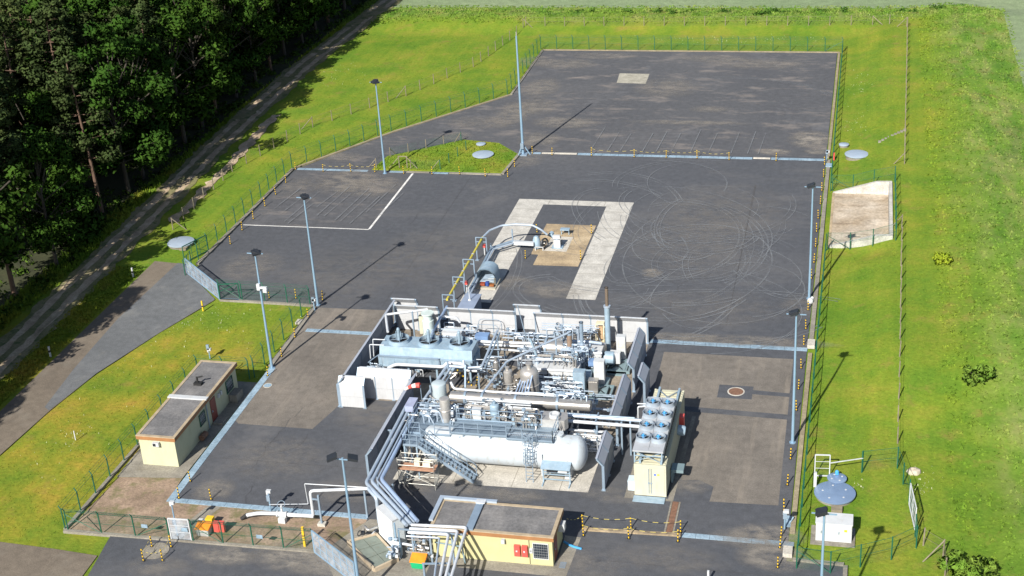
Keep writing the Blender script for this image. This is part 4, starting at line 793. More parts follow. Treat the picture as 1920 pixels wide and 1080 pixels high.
for i in range(8): xx = x0+.2+i*(x1-x0-.4)/7; b.box(xx-.03, y0-.14, 1.3, xx+.03, y0-.09, 2.14)
b.box(x0-.1, y0-.16, 2.1, x1+.06, y0-.05, 2.24); b.box(x0-.1, y0-.15, 1.2, x1+.06, y0-.05, 1.3)
for i in range(4): b.box(x1+.05, y0+.2+i*.55, 1.35, x1+.10, y0+.6+i*.55, 2.1)
b.build('tube_bundle', COOLER, t)
b = MB(); b.box(x0-.05, y0-.28, 2.24, x0+5.6, y0-.14, 2.36); b.box(x0+5.45, y0-.28, 1.3, x0+5.6, y0-.14, 2.3); b.build('cable_tray', STEEL, t)
for xx in (x0+.2, x0+2.6, x0+5.2, x1-.25):
    for yy in (y0+.02, y1-.2): MB().box(xx-.08, yy-.08, 0, xx+.08, yy+.08, 1.25).build('leg', COOLER, t)
for px, py in ((749, 637), (808, 635), (866, 637)): fan(t, G(px, py, 3.15)[0], 107.2, 3.05, .88, COOLER, COOLER, 1.35, guard=False)
# ------------------------------------------------------------------ white horizontal storage tank
t = thing('storage_tank', 'large white horizontal tank on concrete saddles in front of the plant', 'tank', (-25.8, 93.1, 0)); R = 1.36; zc_ = 1.82
prof = [(.001, -.62), (.5, -.56), (.95, -.38), (1.22, -.16), (R, .06), (R, .1)]; b = MB(); Lx = 12.2
b.lathe(prof+[(R, Lx-.1)]+[(r, Lx-h) for r, h in reversed(prof)], (-32., 93.1, zc_), (1, 0, 0), 48); b.build('shell', TANKW, t, True)
for xx in (-30.2, -20.6): b = MB(); b.box(xx-.25, 92.1, 0, xx+.25, 94.1, 1.15); b.build('saddle', WHITE, t)
for xx in (-29., -26., -22.4): MB().torus((xx, 93.1, zc_), R+.004, .014, (1, 0, 0), 48, 5).build('weld_band', mat('weld_band', (.6, .58, .5), .5), t)
b = MB(); b.lathe([(.32, 0), (.32, .3), (.4, .3), (.4, .38), (.001, .4)], (-21.4, 93.1, zc_+R-.05), (0, 0, 1), 16); b.build('manhole_neck', TANKW, t, True); b = MB(); b.bar((-22.55, 91.9, .3), (-22.55, 91.62, 2.4), .18, .1); b.build('downpipe_cover', PIPEW, t)
# walkway above the tank
def railing(parent, pts, h=1.05, step=1.2, m=STEEL, name='railing'):
    b = MB(); P = [Vector(p) for p in pts]; up = Vector((0, 0, 1))
    for p, q in zip(P, P[1:]):
        n = max(1, round((q-p).length/step))
        for i in range(n+1): c = p.lerp(q, i/n); b.bar(c, c+up*h, .05)
        for k in (h, h*.55): b.bar(p+up*k, q+up*k, .045)
        b.bar(p+up*.08, q+up*.08, .02, .14)
    return b.build(name, m, parent)
DECK = mat('grating_deck', (.23, .30, .37), .55, .4, .1)
def grating(b, x0, y0, x1, y1, z):
    b.box(x0, y0, z-.06, x1, y1, z-.02)
    n = int((x1-x0)/.14)
    for i in range(n): xx = x0+(x1-x0)*(i+.5)/n; b.box(xx-.015, y0, z-.02, xx+.015, y1, z)
    return b
t = thing('access_platform', 'blue-grey grating walkway with railings running along the top of the white tank', 'platform', (-26.5, 93.2, 0)); b = MB(); Z = 3.28
grating(b, -33.4, 92.3, -29.9, 95.3, Z-.25); grating(b, -29.9, 92.35, -25.4, 94.4, Z); grating(b, -25.35, 92.2, -21.7, 94.4, Z-.1); b.build('deck', DECK, t)
railing(t, [(-33.4, 92.3, Z-.25), (-32.4, 92.3, Z-.25)]); railing(t, [(-31.2, 92.3, Z-.25), (-29.95, 92.3, Z-.25)]); railing(t, [(-29.9, 92.35, Z), (-25.4, 92.35, Z)]); railing(t, [(-25.35, 92.2, Z-.1), (-21.7, 92.2, Z-.1), (-21.7, 94.4, Z-.1)]); railing(t, [(-33.4, 92.3, Z-.25), (-33.4, 95.3, Z-.25), (-30., 95.3, Z-.25)]); railing(t, [(-29.9, 94.4, Z), (-23, 94.4, Z)])
for xx in (-33.3, -31.2, -29.2):
    for yy in (92.4, 95.2): MB().bar((xx, yy, 0), (xx, yy, Z-.3), .14).build('column', STEEL, t)
for xx in (-28.9, -27.6, -26.7, -24.9, -23.6): b = MB(); b.bar((xx, 92.4, Z-.1), (xx, 92.45, Z-.55), .09); b.bar((xx, 92.42, Z-.5), (xx+.25, 92.6, Z-.1), .07); b.build('bracket', STEEL, t)
# stairs, caged ladder
t = thing('steel_staircase', 'steel staircase rising left from the slab to the tank walkway', 'staircase', (-29.8, 91., 0)); A0, A1 = Vector((-27.75, 90.45, .1)), Vector((-32.1, 90.55, 3.03))
for dy, nm in ((0, 'stringer'), (.95, 'stringer')): MB().bar(A0+Vector((0, dy, 0)), A1+Vector((0, dy, 0)), .07, .24).build(nm, STEEL, t)
b = MB()
for i in range(15): c = A0.lerp(A1, (i+.5)/15); b.box(c.x-.13, c.y+.04, c.z, c.x+.13, c.y+.91, c.z+.035)
b.build('treads', DECK, t)
for dy in (0, .95):
    b = MB(); o = Vector((0, dy, 0))
    for i in range(7): c = A0.lerp(A1, i/6)+o; b.bar(c, c+Vector((0, 0, 1.05)), .045)
    for k in (.55, 1.05): b.bar(A0+o+Vector((0, 0, k)), A1+o+Vector((0, 0, k)), .042)
    b.build('handrail', STEEL, t)
MB().box(-33.3, 90.5, 2.97, -32.1, 92.28, 3.03).build('landing', DECK, t); railing(t, [(-32.1, 90.5, 3.03), (-33.3, 90.5, 3.03), (-33.3, 92.2, 3.03)], 1.0, .7, STEEL, 'landing_railing')
for xx in (-33.2, -32.2): MB().bar((xx, 90.6, 0), (xx, 90.6, 2.97), .11).build('post', COOLER, t)
t = thing('caged_ladder', 'caged steel ladder leaning at the front of the white tank', 'ladder', (-23.4, 91.2, 0)); b = MB()
for xx in (-23.75, -23.2): b.bar((xx, 91.25, 0), (xx, 91.75, 4.2), .05)
b.build('rails', STEEL, t); b = MB()
for i in range(14): z = .3+i*.28; b.bar((-23.75, 91.25+.12*z, z), (-23.2, 91.25+.12*z, z), .035)
b.build('rungs', STEEL, t); b = MB()
for z in (1.9, 2.5, 3.1, 3.7, 4.2):
    pts = [(-23.47+.42*math.cos(a), 91.2+.12*z-.05-.62*math.sin(a), z) for a in np.linspace(-.2, math.pi+.2, 9)]
    for p, q in zip(pts, pts[1:]): b.bar(p, q, .035, .05)
for a in (.4, 1.1, math.pi/2, 2.0, 2.7): b.bar((-23.47+.42*math.cos(a), 91.4-.62*math.sin(a), 1.9), (-23.47+.42*math.cos(a), 91.65-.62*math.sin(a), 4.2), .03)
b.build('cage', STEEL, t)
# scaffold tower beside the stairs
t = thing('scaffold_tower', 'tubular scaffold bay with planked deck under the stair landing', 'scaffold', (-31.9, 89.8, 0)); X0, X1, Y0, Y1 = -33.4, -30.5, 89.15, 90.2
SCAF = mat('scaffold_tube', (.46, .46, .43), .5, .5, .15, 4., stain=(.3, .2, .12))
for xx in (X0, X1):
    for yy in (Y0, Y1): MB().cyl((xx, yy, 0), (xx, yy, 2.75), .03, n=6).build('standard', SCAF, t)
b = MB()
for z in (.45, 2.1, 2.55):
    b.cyl((X0, Y0, z), (X1, Y0, z), .026, n=6); b.cyl((X0, Y1, z), (X1, Y1, z), .026, n=6)
    for xx in (X0, X1): b.cyl((xx, Y0, z), (xx, Y1, z), .026, n=6)
for xx in (X0, X1):
    for k in range(8): z = .15+k*.2; b.cyl((xx, Y0, z), (xx, Y1, z), .018, n=5)
b.cyl((X0, Y0, .4), (X1, Y0, 1.7), .022, n=6); b.cyl((X1, Y0, .4), (X0, Y0, 1.7), .022, n=6); b.cyl((X0, Y1, .5), (X1, Y1, 1.7), .022, n=6); b.build('bracing', SCAF, t)
PLANK = mat('scaffold_plank', (.36, .20, .13), .85, 0, .25, 3.); b = MB()
for k in range(4): b.box(X0-.05, Y0+.03+k*.25, 1.66, X1+.05, Y0+.25+k*.25, 1.71)
b.box(X0, Y0-.05, 1.7, X1, Y0-.01, 1.86); b.build('planks', PLANK, t)
b = MB(); b.box(-32.2, 89.6, 1.75, -31.75, 90.05, 2.3); b.box(-31.5, 89.55, 1.75, -30.9, 90.0, 2.2); tag(b.build('wrapped_valve', mat('cream_lagging', (.62, .57, .44), .8)), 'two cream wrapped boxes standing on the scaffold deck', 'lagging box')
# ------------------------------------------------------------------ vessels
def hvessel(name, label, cat, x0, x1, y, z, R, m, legs=(), flg=(), head=.22, group=None):
    t = thing(name, label, cat, ((x0+x1)/2, y, 0), group); b = MB(); pr = [(.001, -head), (R*.6, -head*.8), (R*.9, -head*.35), (R, 0)]
    b.lathe(pr+[(R, x1-x0)]+[(r, x1-x0-h) for r, h in reversed(pr)], (x0, y, z), (1, 0, 0), 32); b.build('shell', m, t, True)
    for f in flg: MB().lathe([(R*.9, -.09), (R*1.16, -.09), (R*1.16, .09), (R*.9, .09)], (f, y, z), (1, 0, 0), 32).build('flange', STEEL, t)
    for l in legs: MB().box(l-.14, y-R*.8, 0, l+.14, y+R*.8, z-R*.6).build('saddle', STEEL, t)
    return t
def vvessel(name, label, cat, x, y, z0, z1, R, m, dome=.5, noz=.5, nR=.25, group=None, legs=True):
    t = thing(name, label, cat, (x, y, 0), group); d = dome*R*2; b = MB()
    b.lathe([(.001, z0-.15), (R*.8, z0-.1), (R, z0+.1), (R, z1-d), (R*.96, z1-d*.55), (R*.75, z1-d*.2), (R*.4, z1-.03), (.001, z1)], (x, y, 0), (0, 0, 1), 32); b.build('shell', m, t, True)
    MB().torus((x, y, (z0+z1)*.5), R+.02, .045, n=32).build('band', m, t, True)
    if noz: MB().lathe([(nR, z1-.2), (nR, z1+noz-.12), (nR*1.4, z1+noz-.12), (nR*1.4, z1+noz), (.001, z1+noz)], (x, y, 0), (0, 0, 1), 16).build('nozzle', m, t, True)
    if legs:
        for a in range(4): MB().bar((x+R*.85*math.cos(a*1.57+.78), y+R*.85*math.sin(a*1.57+.78), 0), (x+R*.85*math.cos(a*1.57+.78), y+R*.85*math.sin(a*1.57+.78), z0+.4), .12).build('leg', STEEL, t)
    return t
hvessel('heat_exchanger', 'long silver horizontal heat exchanger spanning the middle of the plant', 'heat exchanger', -31.6, -19.9, 98.6, 2.85, .47, SILVER, (-29.4, -22.2), (-30.35, -28.9, -26.1, -22.6), .10)
hvessel('silver_drum', 'short silver drum below the long exchanger on its left', 'vessel', -30.8, -28.0, 97.9, 1.8, .45, SILVER, (-30.2, -28.6), (), .25)
hvessel('compressor_aftercooler', 'thick silver horizontal drum near the back barrier', 'vessel', -26.4, -20.9, 111., 1.25, .72, SILVER, (-25.5, -21.8), (-26.2,), .12)
hvessel('pipe_header_drum', 'slim silver drum on the ground behind the right end of the tank', 'vessel', -21.2, -18.6, 96.6, 1.2, .36, VESSEL, (-20.7, -19.2), (-20.,), .15)
vvessel('separator_vessel', 'tall dull-silver domed separator vessel standing behind the long exchanger', 'vessel', -25.95, 103., .55, 3.55, .78, VESSEL, .36, .45, .2)
vvessel('grey_knockout_vessel', 'pale blue-grey upright vessel at the left end of the long exchanger', 'vessel', -32.75, 99.1, .5, 3.9, .62, mat('vessel_paint', (.44, .52, .56), .4, .15, .08), .2, 0)
vvessel('small_upright_vessel', 'small upright silver vessel left of the domed separator', 'vessel', -28.0, 103.6, .3, 2.9, .42, VESSEL, .25, .25, .12); vvessel('slim_upright_vessel', 'slim upright silver column between cooler and engines', 'vessel', -29.4, 105.2, .2, 2.8, .24, SILVER, .3, .3, .1)
vvessel('platform_vessel', 'grey upright drum standing on the left end of the walkway', 'vessel', -30.9, 94.6, 3.0, 5.1, .42, VESSEL, .12, 0, .2, None, False); vvessel('platform_pod', 'blue-grey upright pod in the middle of the tank walkway', 'vessel', -26.9, 94.9, 3.2, 4.7, .38, COOLER, .3, .2, .1, None, False)
# grey square tank with white round hatch on the tank top
t = thing('header_tank', 'grey box tank with white round hatch above the right half of the white tank', 'tank', (-22.1, 94.9, 0)); MB().prism([(-23.1, 94.4), (-21.2, 94.4), (-21.0, 94.9), (-21.2, 95.7), (-23.1, 95.7)], 2.95, 3.85).build('body', VESSEL, t); MB().lathe([(.42, 3.85), (.42, 4.1), (.3, 4.1), (.3, 3.98), (.001, 3.98)], (-22.1, 95., 0), (0, 0, 1), 24).build('hatch', WHITE, t, True)
for xx in (-22.95, -21.35): MB().bar((xx, 94.3, 2.3), (xx, 94.3, 3.0), .15).build('leg', WHITE, t)
for xx in (-22.95, -21.35): MB().bar((xx, 95.6, 0), (xx, 95.6, 3.0), .15).build('leg', STEEL, t)
# exhaust stacks
def stack(label, x, y, segs, n=14):
    t = thing('exhaust_stack', label, 'chimney', (x, y, 0), 'slim exhaust stacks')
    for i, (z0, z1, r, m) in enumerate(segs): MB().cyl((x, y, z0), (x, y, z1), r, r, n, 0).build('stack_section', m, t, True)
    z = segs[-1][1]; r = segs[-1][2]; MB().lathe([(r+.02, z-.06), (r+.03, z), (r*.8, z), (r*.8, z-.3), (.001, z-.3)], (x, y, 0), (0, 0, 1), n).build('rim', DARK, t); return t
stack('tallest exhaust stack, with brown upper half, at the right rear of the plant', -20.85, 112.4, [(0, .6, .34, STEEL), (.6, 4.9, .25, COOLER), (4.85, 5., .32, PIPE), (5., 6.8, .15, mat('stack_brown', (.22, .17, .13), .6, .5))]); stack('grey exhaust stack with dark tip beside the engine block', -22.55, 109., [(0, 2.9, .24, PIPE), (2.85, 5., .17, STEEL)]); stack('stubby exhaust stack with rusty collar left of the dark-tipped one', -23.65, 109., [(0, 2.6, .30, PIPE), (2.6, 3.7, .24, mat('scorched_steel', (.33, .24, .18), .6, .4)), (3.7, 4.0, .26, STEEL)]); stack('thin light stack between the two engine stacks', -23.1, 110.1, [(0, 3.9, .13, PIPE)])
# engine compressor sets
def cabinet(label, x0, y0, x1, y1, z0, z1, m, panel=None, name='control_cabinet'):
    t = thing(name, label, 'cabinet', ((x0+x1)/2, (y0+y1)/2, z0)); b = MB(); b.box(x0, y0, z0, x1, y1, z1); b.box(x0-.02, y0-.02, z1, x1+.02, y1+.02, z1+.04); b.build('housing', m, t)
    MB().box(x0+.06, y0-.02, z0+.1, x1-.06, y0-.001, z1-.08).build('door', m, t)
    if panel:
        p = MB()
        for k in range(2): p.lathe([(.13, 0), (.13, .03), (.001, .03)], (x0+(x1-x0)*.5, y0-.02, z1-.45-k*.38), (0, -1, 0), 14)
        p.build('gauge', panel, t)
        MB().box(x0+.1, y0-.035, z1-1.05, x1-.1, y0-.021, z1-.2).build('panel', mat('panel_cream', (.62, .6, .46), .5), t)
    return t
ENG = mat('engine_paint', (.50, .51, .52), .35, .1, .06); SKID = mat('skid_paint', (.20, .28, .31), .5, .2, .15)
def compressor(label, x0, y0, L, frame, seed):
    rnd = random.Random(seed); t = thing('compressor_set', label, 'compressor', (x0+L/2, y0+1, 0)); b = MB()
    for yy in (y0, y0+2.2): b.box(x0-.3, yy, 0, x0+L+1.3, yy+.22, .34)
    for i in range(8): b.box(x0-.3+i*(L+1.4)/7, y0+.2, .05, x0-.1+i*(L+1.4)/7, y0+2.2, .3)
    b.box(x0+L-.1, y0+.1, .3, x0+L+1.3, y0+2.3, .345); b.build('skid', SKID, t)
    b = MB(); b.box(x0, y0+.35, .34, x0+L*.78, y0+2., 1.35); b.build('crankcase', mat('dark_engine', (.07, .075, .085), .45, .4), t)
    for k in range(3): b = MB(); a = x0+.05+k*L*.26; b.box(a, y0+.5, 1.4, a+L*.25, y0+1.9, 1.95); b.box(a+.05, y0+.42, 1.36, a+L*.25-.05, y0+.52, 1.75); b.build('rocker_cover', ENG, t)
    b = MB(); b.cyl((x0-.1, y0+.35, 1.9), (x0+L*.8, y0+.35, 1.9), .10, n=10); b.cyl((x0-.1, y0+2.05, 1.9), (x0+L*.8, y0+2.05, 1.9), .10, n=10); b.build('manifold', PIPEW, t, True)
    b = MB()
    for k in range(6): z = .45+.17*k; b.cyl((x0+.1, y0+.22-.03*(k % 2), z), (x0+L*.75, y0+.22-.03*(k % 2), z), .035+.012*(k % 3), n=7)
    for k in range(9): xx = x0+.2+k*L*.085; b.cyl((xx, y0+.2, .4), (xx, y0+.2, 1.6), .03, n=6)
    b.build('coolant_pipes', PIPE, t, True); b = MB()
    for k in range(12): xx = x0+.1+rnd.random()*L*.75; z = .5+rnd.random()*.8; MB().box(xx, y0+.05, z, xx+.1+rnd.random()*.2, y0+.18, z+.08+rnd.random()*.14).build('fitting', SILVER, t)
    b = MB(); b.lathe([(.45, 0), (.62, .1), (.62, .9), (.45, 1.)], (x0+L*.80, y0+1.2, .98), (1, 0, 0), 20); b.build('generator', COOLER, t, True)
    b = MB(); b.cyl((x0+.3, y0+1.2, 1.95), (x0+.3, y0+1.2, 2.5), .18, n=12); b.tube([(x0+.3, y0+1.2, 2.45), (x0+L*.5, y0+1.2, 2.5), (x0+L*.75, y0+1.4, 2.3)], .14, 10); b.build('charge_air_pipe', PIPE, t, True)
    return t
compressor('large white-topped engine compressor set near the domed separator', -26.4, 105.4, 5.2, None, 3); compressor('rear engine compressor set beside the silver drum and tall stack', -24.2, 108.9, 4.2, None, 5)
cabinet('white control panel with gauges in front of the near compressor set', -21.1, 106.5, -20.2, 107.2, .35, 2.5, WHITE, WHITE); cabinet('white control panel with gauges by the tall stack, rearmost', -19.9, 111.2, -19.1, 111.8, .2, 2.5, WHITE, WHITE); cabinet('low white box cabinet on the rear skid frame', -20.3, 110., -19.4, 110.6, .5, 1.5, WHITE)
cabinet('tall blue-grey machine casing at the right end of the near engine', -22.6, 104.8, -21.6, 105.5, .1, 2.3, COOLER); cabinet('silver inlet box between casing and control panel', -21.3, 104.9, -20.5, 105.5, .3, 1.5, SILVER); cabinet('blue-topped box behind the near control panel', -21.9, 108.2, -20.9, 108.9, 1.1, 1.5, mat('blue_cover', (.16, .26, .45), .4))
def skidframe(label, x0, y0, x1, y1):
    t = thing('steel_skid', label, 'skid frame', ((x0+x1)/2, (y0+y1)/2, 0)); b = MB(); b.box(x0, y0, .15, x1, y0+.14, .4); b.box(x0, y1-.14, .15, x1, y1, .4); b.box(x1-.18, y0+.14, .14, x1, y1-.14, .39); b.box(x1-.6, y0+.14, .14, x1-.45, y1-.14, .39); b.box(x0, y0+.14, .2, x1-.62, y1-.14, .3); b.build('beams', SKID, t); b = MB(); b.bar((x0+.2, y0+.3, .44), (x1-.7, y1-.3, .44), .06); b.bar((x0+.2, y1-.3, .44), (x1-.7, y0+.3, .44), .06); b.build('lashing', DARK, t); MB().box(x0, y0-.2, .0, x1-.2, y0-.05, .12).build('edge_beam', SKID, t)
skidframe('blue-grey open steel frame at the front right of the compressors', -21.2, 104.6, -19.3, 106.4); skidframe('blue-grey open steel frame at the rear right below the tall stack', -20.4, 108.9, -18.4, 110.9)
# orange-yellow rack by the tall stack
t = thing('yellow_cooler_rack', 'yellow-brown framed rack left of the tallest stack', 'rack', (-21.4, 112.6, 0)); b = MB()
for xx in (-21.9, -21.2):
    for yy in (112.3, 112.9): b.bar((xx, yy, 0), (xx, yy, 3.1), .08)
for z in (.5, .9, 1.3, 3.1): b.box(-21.9, 112.28, z, -21.2, 112.92, z+.07)
b.build('frame', mat('cream_frame', (.66, .58, .4), .6), t); MB().box(-21.8, 112.4, 1.6, -21.3, 112.8, 2.8).build('unit', mat('tan_unit', (.42, .29, .17), .6), t)
# ------------------------------------------------------------------ pipes
def pipes(name, label, runs, cat='pipe', group=None, posts=(), beams=()):
    p0 = runs[0][0][0]; t = thing(name, label, cat, (p0[0], p0[1], 0), group)
    for r in runs: pts, rad, m = r[:3]; b = MB(); b.tube(pts, rad, 10 if rad > .06 else 7); b.build('pipe', m, t, True)
    for (x, y, z) in posts: MB().bar((x, y, 0), (x, y, z), .13).build('support', STEEL, t)
    for (p, q) in beams: MB().bar(p, q, .10).build('cross_beam', STEEL, t)
    return t
def up(p, dz): return (p[0], p[1], p[2]+dz)
# main rack: from the cooler, past the dark barrier, diagonal to the office, then towards the camera
Zr = 2.75; a = PY(838, 683, 105.2); k1 = G(783, 765, 2.75)
main = []
for i, (off, rad) in enumerate(((0, .14), (.42, .14), (.8, .07), (1.12, .15))):
    o = Vector((off*.95, off*.15, 0))
    A = Vector((-34.95, 96.8, Zr))+o; B = Vector(G(700, 905, Zr))+Vector((-.55+off*.9, off*.55-.1, 0)); C = Vector(G(765, 985, Zr))+Vector((-.1+off*.55, off*.55+.0, 0))
    main.append(([A, B, C], rad, PIPE if i != 3 else mat('blue_pipe', (.36, .47, .66), .4, .3)))
e1 = [r[0][2] for r in main]
ys_ = [.62, .32, .02, -.28]
for i in (0, 1, 2, 3):
    C = main[i][0][2]; xe = -26.1-.43*(3-i) ; D = Vector((xe+.3, C.y-.0, Zr))
pipes('pipe_rack', 'bundle of blue-grey pipes running diagonally from the dark barrier towards the yellow office', [([tuple(q) for q in r[0]], r[1], r[2]) for r in main], 'pipe rack', None, [(-35.2, 93.2, 2.6), (-34., 93.2, 2.6), (*G2(712, 933), 2.6), (*G2(742, 962), 2.6)], [((-35.4, 93.2, 2.6), (-33.6, 93.2, 2.6))])
cl = [PIPEW, PIPEW, PIPEW, PIPE]; runs = []
for i, rr in enumerate((.11, .11, .11, .07)):
    st = Vector(G(771-i*3, 984+i*7, 2.75)); en = Vector(G(875-i*17, 989+i*6.5, 2.75)); ed = Vector(G(846-i*10.5, 1082, 2.75)); dn = en+(ed-en)*2.
    runs.append(([tuple(st), tuple(en), tuple(dn), (dn.x, dn.y, -.1)], rr, PIPEW if i < 3 else PIPE))
pipes('pipe_bundle', 'four parallel pale pipes bending over the yard in front of the yellow office', runs, 'pipe rack', None, [(-27.6, 76.6, 2.6), (-25.9, 76.9, 2.6), (-28.2, 80.2, 2.6), (-29.6, 80.4, 2.6), (-26.6, 80.3, 2.6)], [((-30.6, 80.3, 2.58), (-25.8, 80.3, 2.58)), ((-27.7, 76.6, 2.58), (-25.7, 76.95, 2.58))])
# rack from cooler down past the windsock
pipes('pipe_rack', 'steep pipe pair dropping from the air cooler past the windsock', [([PY(905, 691, 104.2), PY(838, 686, 104.6), PY(768, 790, 96.8), (-34.6, 96.3, 2.9)], .13, PIPE), ([PY(845, 690, 104.6), PY(778, 792, 96.8)], .10, PIPE), ([PY(853, 690, 104.5), PY(790, 785, 97.)], .05, STEEL)], 'pipe rack', None, [(-33.5, 104.4, 2.9), (-33.9, 100.3, 2.8), (-34.3, 97.2, 2.7)])
pipes('support_leg', 'blue-grey upright pipe column with yellow hand chain in the open court', [([(-31.6, 102.4, 0), (-31.8, 104., 2.9)], .10, STEEL)], 'pipe support')
b = MB()
for p, q in ((G(858, 694, 1.6), G(884, 722, .1)), (G(897, 697, 1.7), G(893, 722, .2))):
    for k in range(11): c = Vector(p).lerp(Vector(q), k/10); b.box(c.x-.05, c.y-.05, c.z-.04, c.x+.05, c.y+.05, c.z+.04, k % 2)
tag(b.build('hand_chain', [YELLOW, BLACK]), 'yellow and black dangling chains in the court below the cooler', 'chain')
# big diagonal pipes
pipes('riser_pipe', 'long thin blue-grey pipe sloping from engine stacks to the exchanger', [([PY(1070, 622, 109.), PY(950, 678, 104.3), PY(893, 752, 98.3), PY(887, 766, 97.9), PY(893, 790, 96.4)], .10, PIPE)], 'pipe', None, [(-28.3, 104.3, 3.2), (-24.6, 107.8, 3.8), (-29.6, 98., 2.)])
pipes('riser_pipe', 'double blue-grey pipe falling from back barrier to the cooler corner', [([PY(932, 620, 109.6), PY(903, 688, 104.1), PY(870, 690, 104.2), PY(869, 676, 104.6)], .11, PIPE), ([PY(937, 624, 109.6), PY(909, 690, 104.)], .08, STEEL)], 'pipe', None, [(-30.3, 109.5, 3.1), (-31., 105., 2.6)])
pipes('pipe_pair', 'pair of white pipes running low behind the air cooler to the silver drum', [([PY(897, 640, 110.6), PY(1025, 645, 110.8)], .13, PIPEW), ([PY(897, 646, 110.4), PY(1022, 651, 110.6)], .11, PIPEW), ([PY(935, 655, 109.9), PY(1015, 661, 109.9)], .10, PIPEW)], 'pipe', None, [(-30., 110.5, 1.), (-27.2, 110.6, 1.)])
pipes('header_pipe', 'white pipe header running in front of the domed separator', [([PY(845, 716, 99.8), PY(851, 729, 99.6), PY(930, 735, 100.), PY(1080, 744, 100.)], .11, PIPEW), ([PY(985, 736, 100.), PY(1083, 742, 100.2)], .09, PIPE)], 'pipe', None, [(-29., 100., 3.), (-24., 100., 3.)])
pipes('cooler_outlet_pipe', 'fat white pipe bending along the front foot of the air cooler', [([PY(728, 690, 105.2), PY(742, 683, 105.2), PY(832, 688, 105.2), PY(838, 680, 105.2), PY(868, 682, 105.2), PY(872, 694, 104.8), PY(895, 695, 104.8)], .15, PIPEW)], 'pipe', None, [(-38.8, 105.3, .8), (-35.5, 105.3, .8)])
pipes('vent_pipe', 'white overhead pipe from left barrier to the cooler\'s upright silencer', [([PY(727, 622, 109.2), PY(723, 590, 112.), PY(802, 580, 113.)], .12, PIPEW)], 'pipe', None, [(-38.9, 112., 3.6)])
pipes('cooler_inlet_pipes', 'two thin white pipe loops at the left end of the air cooler', [([PY(722, 637, 107.), PY(699, 636, 107.), PY(701, 668, 107.)], .05, PIPEW), ([PY(720, 647, 106.3), PY(693, 646, 106.3), PY(695, 672, 106.3)], .05, PIPEW), ([PY(690, 680, 105.), PY(700, 672, 105.5), PY(712, 664, 106.2)], .05, STEEL)])
# rack to the fan container
pipes('pipe_rack', 'level rack of silver and grey pipes reaching right to the fan container', [([PY(800, 763, 96.6), PY(1000, 774, 96.6), PY(1207, 789, 96.4)], .15, PIPE), ([PY(955, 768, 97.3), PY(1190, 784, 97.)], .09, STEEL), ([PY(1000, 784, 95.9), PY(1202, 800, 95.9)], .14, PIPEW), ([PY(790, 771, 95.9), PY(890, 778, 95.9)], .12, PIPEW)], 'pipe rack', None, [(-16.3, 96.2, 3.1), (-17.0, 96.2, 3.), (-19., 96.3, 3.), (-24., 96.4, 3.), (-28., 96.4, 3.), (-32.4, 96.4, 3.)], [((-24., 95.8, 3.1), (-24, 97.2, 3.1)), ((-19., 95.8, 3.1), (-19, 97.2, 3.1)), ((-28., 95.8, 3.1), (-28, 97.2, 3.1))])
pipes('pipe_pair', 'grey pipe pair between exchanger and tank walkway', [([PY(830, 768, 97.1), PY(955, 778, 97.1), PY(960, 785, 96.)], .10, PIPE), ([PY(840, 784, 95.6), PY(935, 790, 95.6), PY(937, 800, 95.2)], .10, PIPEW), ([PY(850, 792, 95.3), PY(1000, 800, 95.3)], .06, PIPEW), ([PY(905, 797, 95.), PY(1000, 803, 95.)], .05, SILVER)], 'pipe', None, [(-29.5, 96.9, 2.9), (-26.5, 96.9, 2.9)])
pipes('pipe_pair', 'thin pipe and tray running from cooler corner over the court', [([PY(893, 674, 105.4), PY(1055, 676, 106.2)], .035, PIPEW), ([PY(1000, 668, 107.4), PY(1055, 668, 107.6)], .05, PIPE), ([PY(985, 676, 106.4), PY(1000, 672, 107.)], .05, PIPEW)])
pipes('blue_pipe_bank', 'bank of sloping blue-grey pipes left of the domed separator', [([PY(978+i*5, 708-i, 103.-.15*i), PY(964+i*6, 744, 100.9)], .06, mat('blue_pipe', (.36, .47, .66), .4, .3)) for i in range(5)])
pipes('elbow_pipes', 'cluster of silver elbows at the left end of the long exchanger', [([PY(806, 742, 98.6), PY(825, 757, 98.), PY(822, 790, 96.)], .09, SILVER), ([PY(838, 744, 98.3), PY(828, 760, 97.8), PY(830, 780, 96.6)], .12, SILVER), ([PY(840, 748, 98.), PY(832, 775, 96.8)], .07, PIPEW), ([PY(815, 750, 98.), PY(806, 775, 97.)], .08, PIPE)])
pipes('dropper_pipes', 'row of short silver droppers under the right end of the long exchanger', [([(x, 98.4, 2.5), (x, 98.1, 1.2), (x, 97.7, 1.1)], .09, SILVER) for x in (-21.9, -21.4, -20.9)])
pipes('gas_pipe', 'grey underside pipe passing behind the yellow gas line to the barrier', [([G(838, 575, 2.2), PY(812, 620, 110.4), PY(809, 634, 107.9)], .13, mat('blue_pipe', (.36, .47, .66), .4, .3)), ([PY(828, 593, 112.8), PY(856, 596, 112.8), PY(862, 604, 112.)], .11, PIPEW)], 'pipe', None, [(-36.9, 113.6, 2.4)])
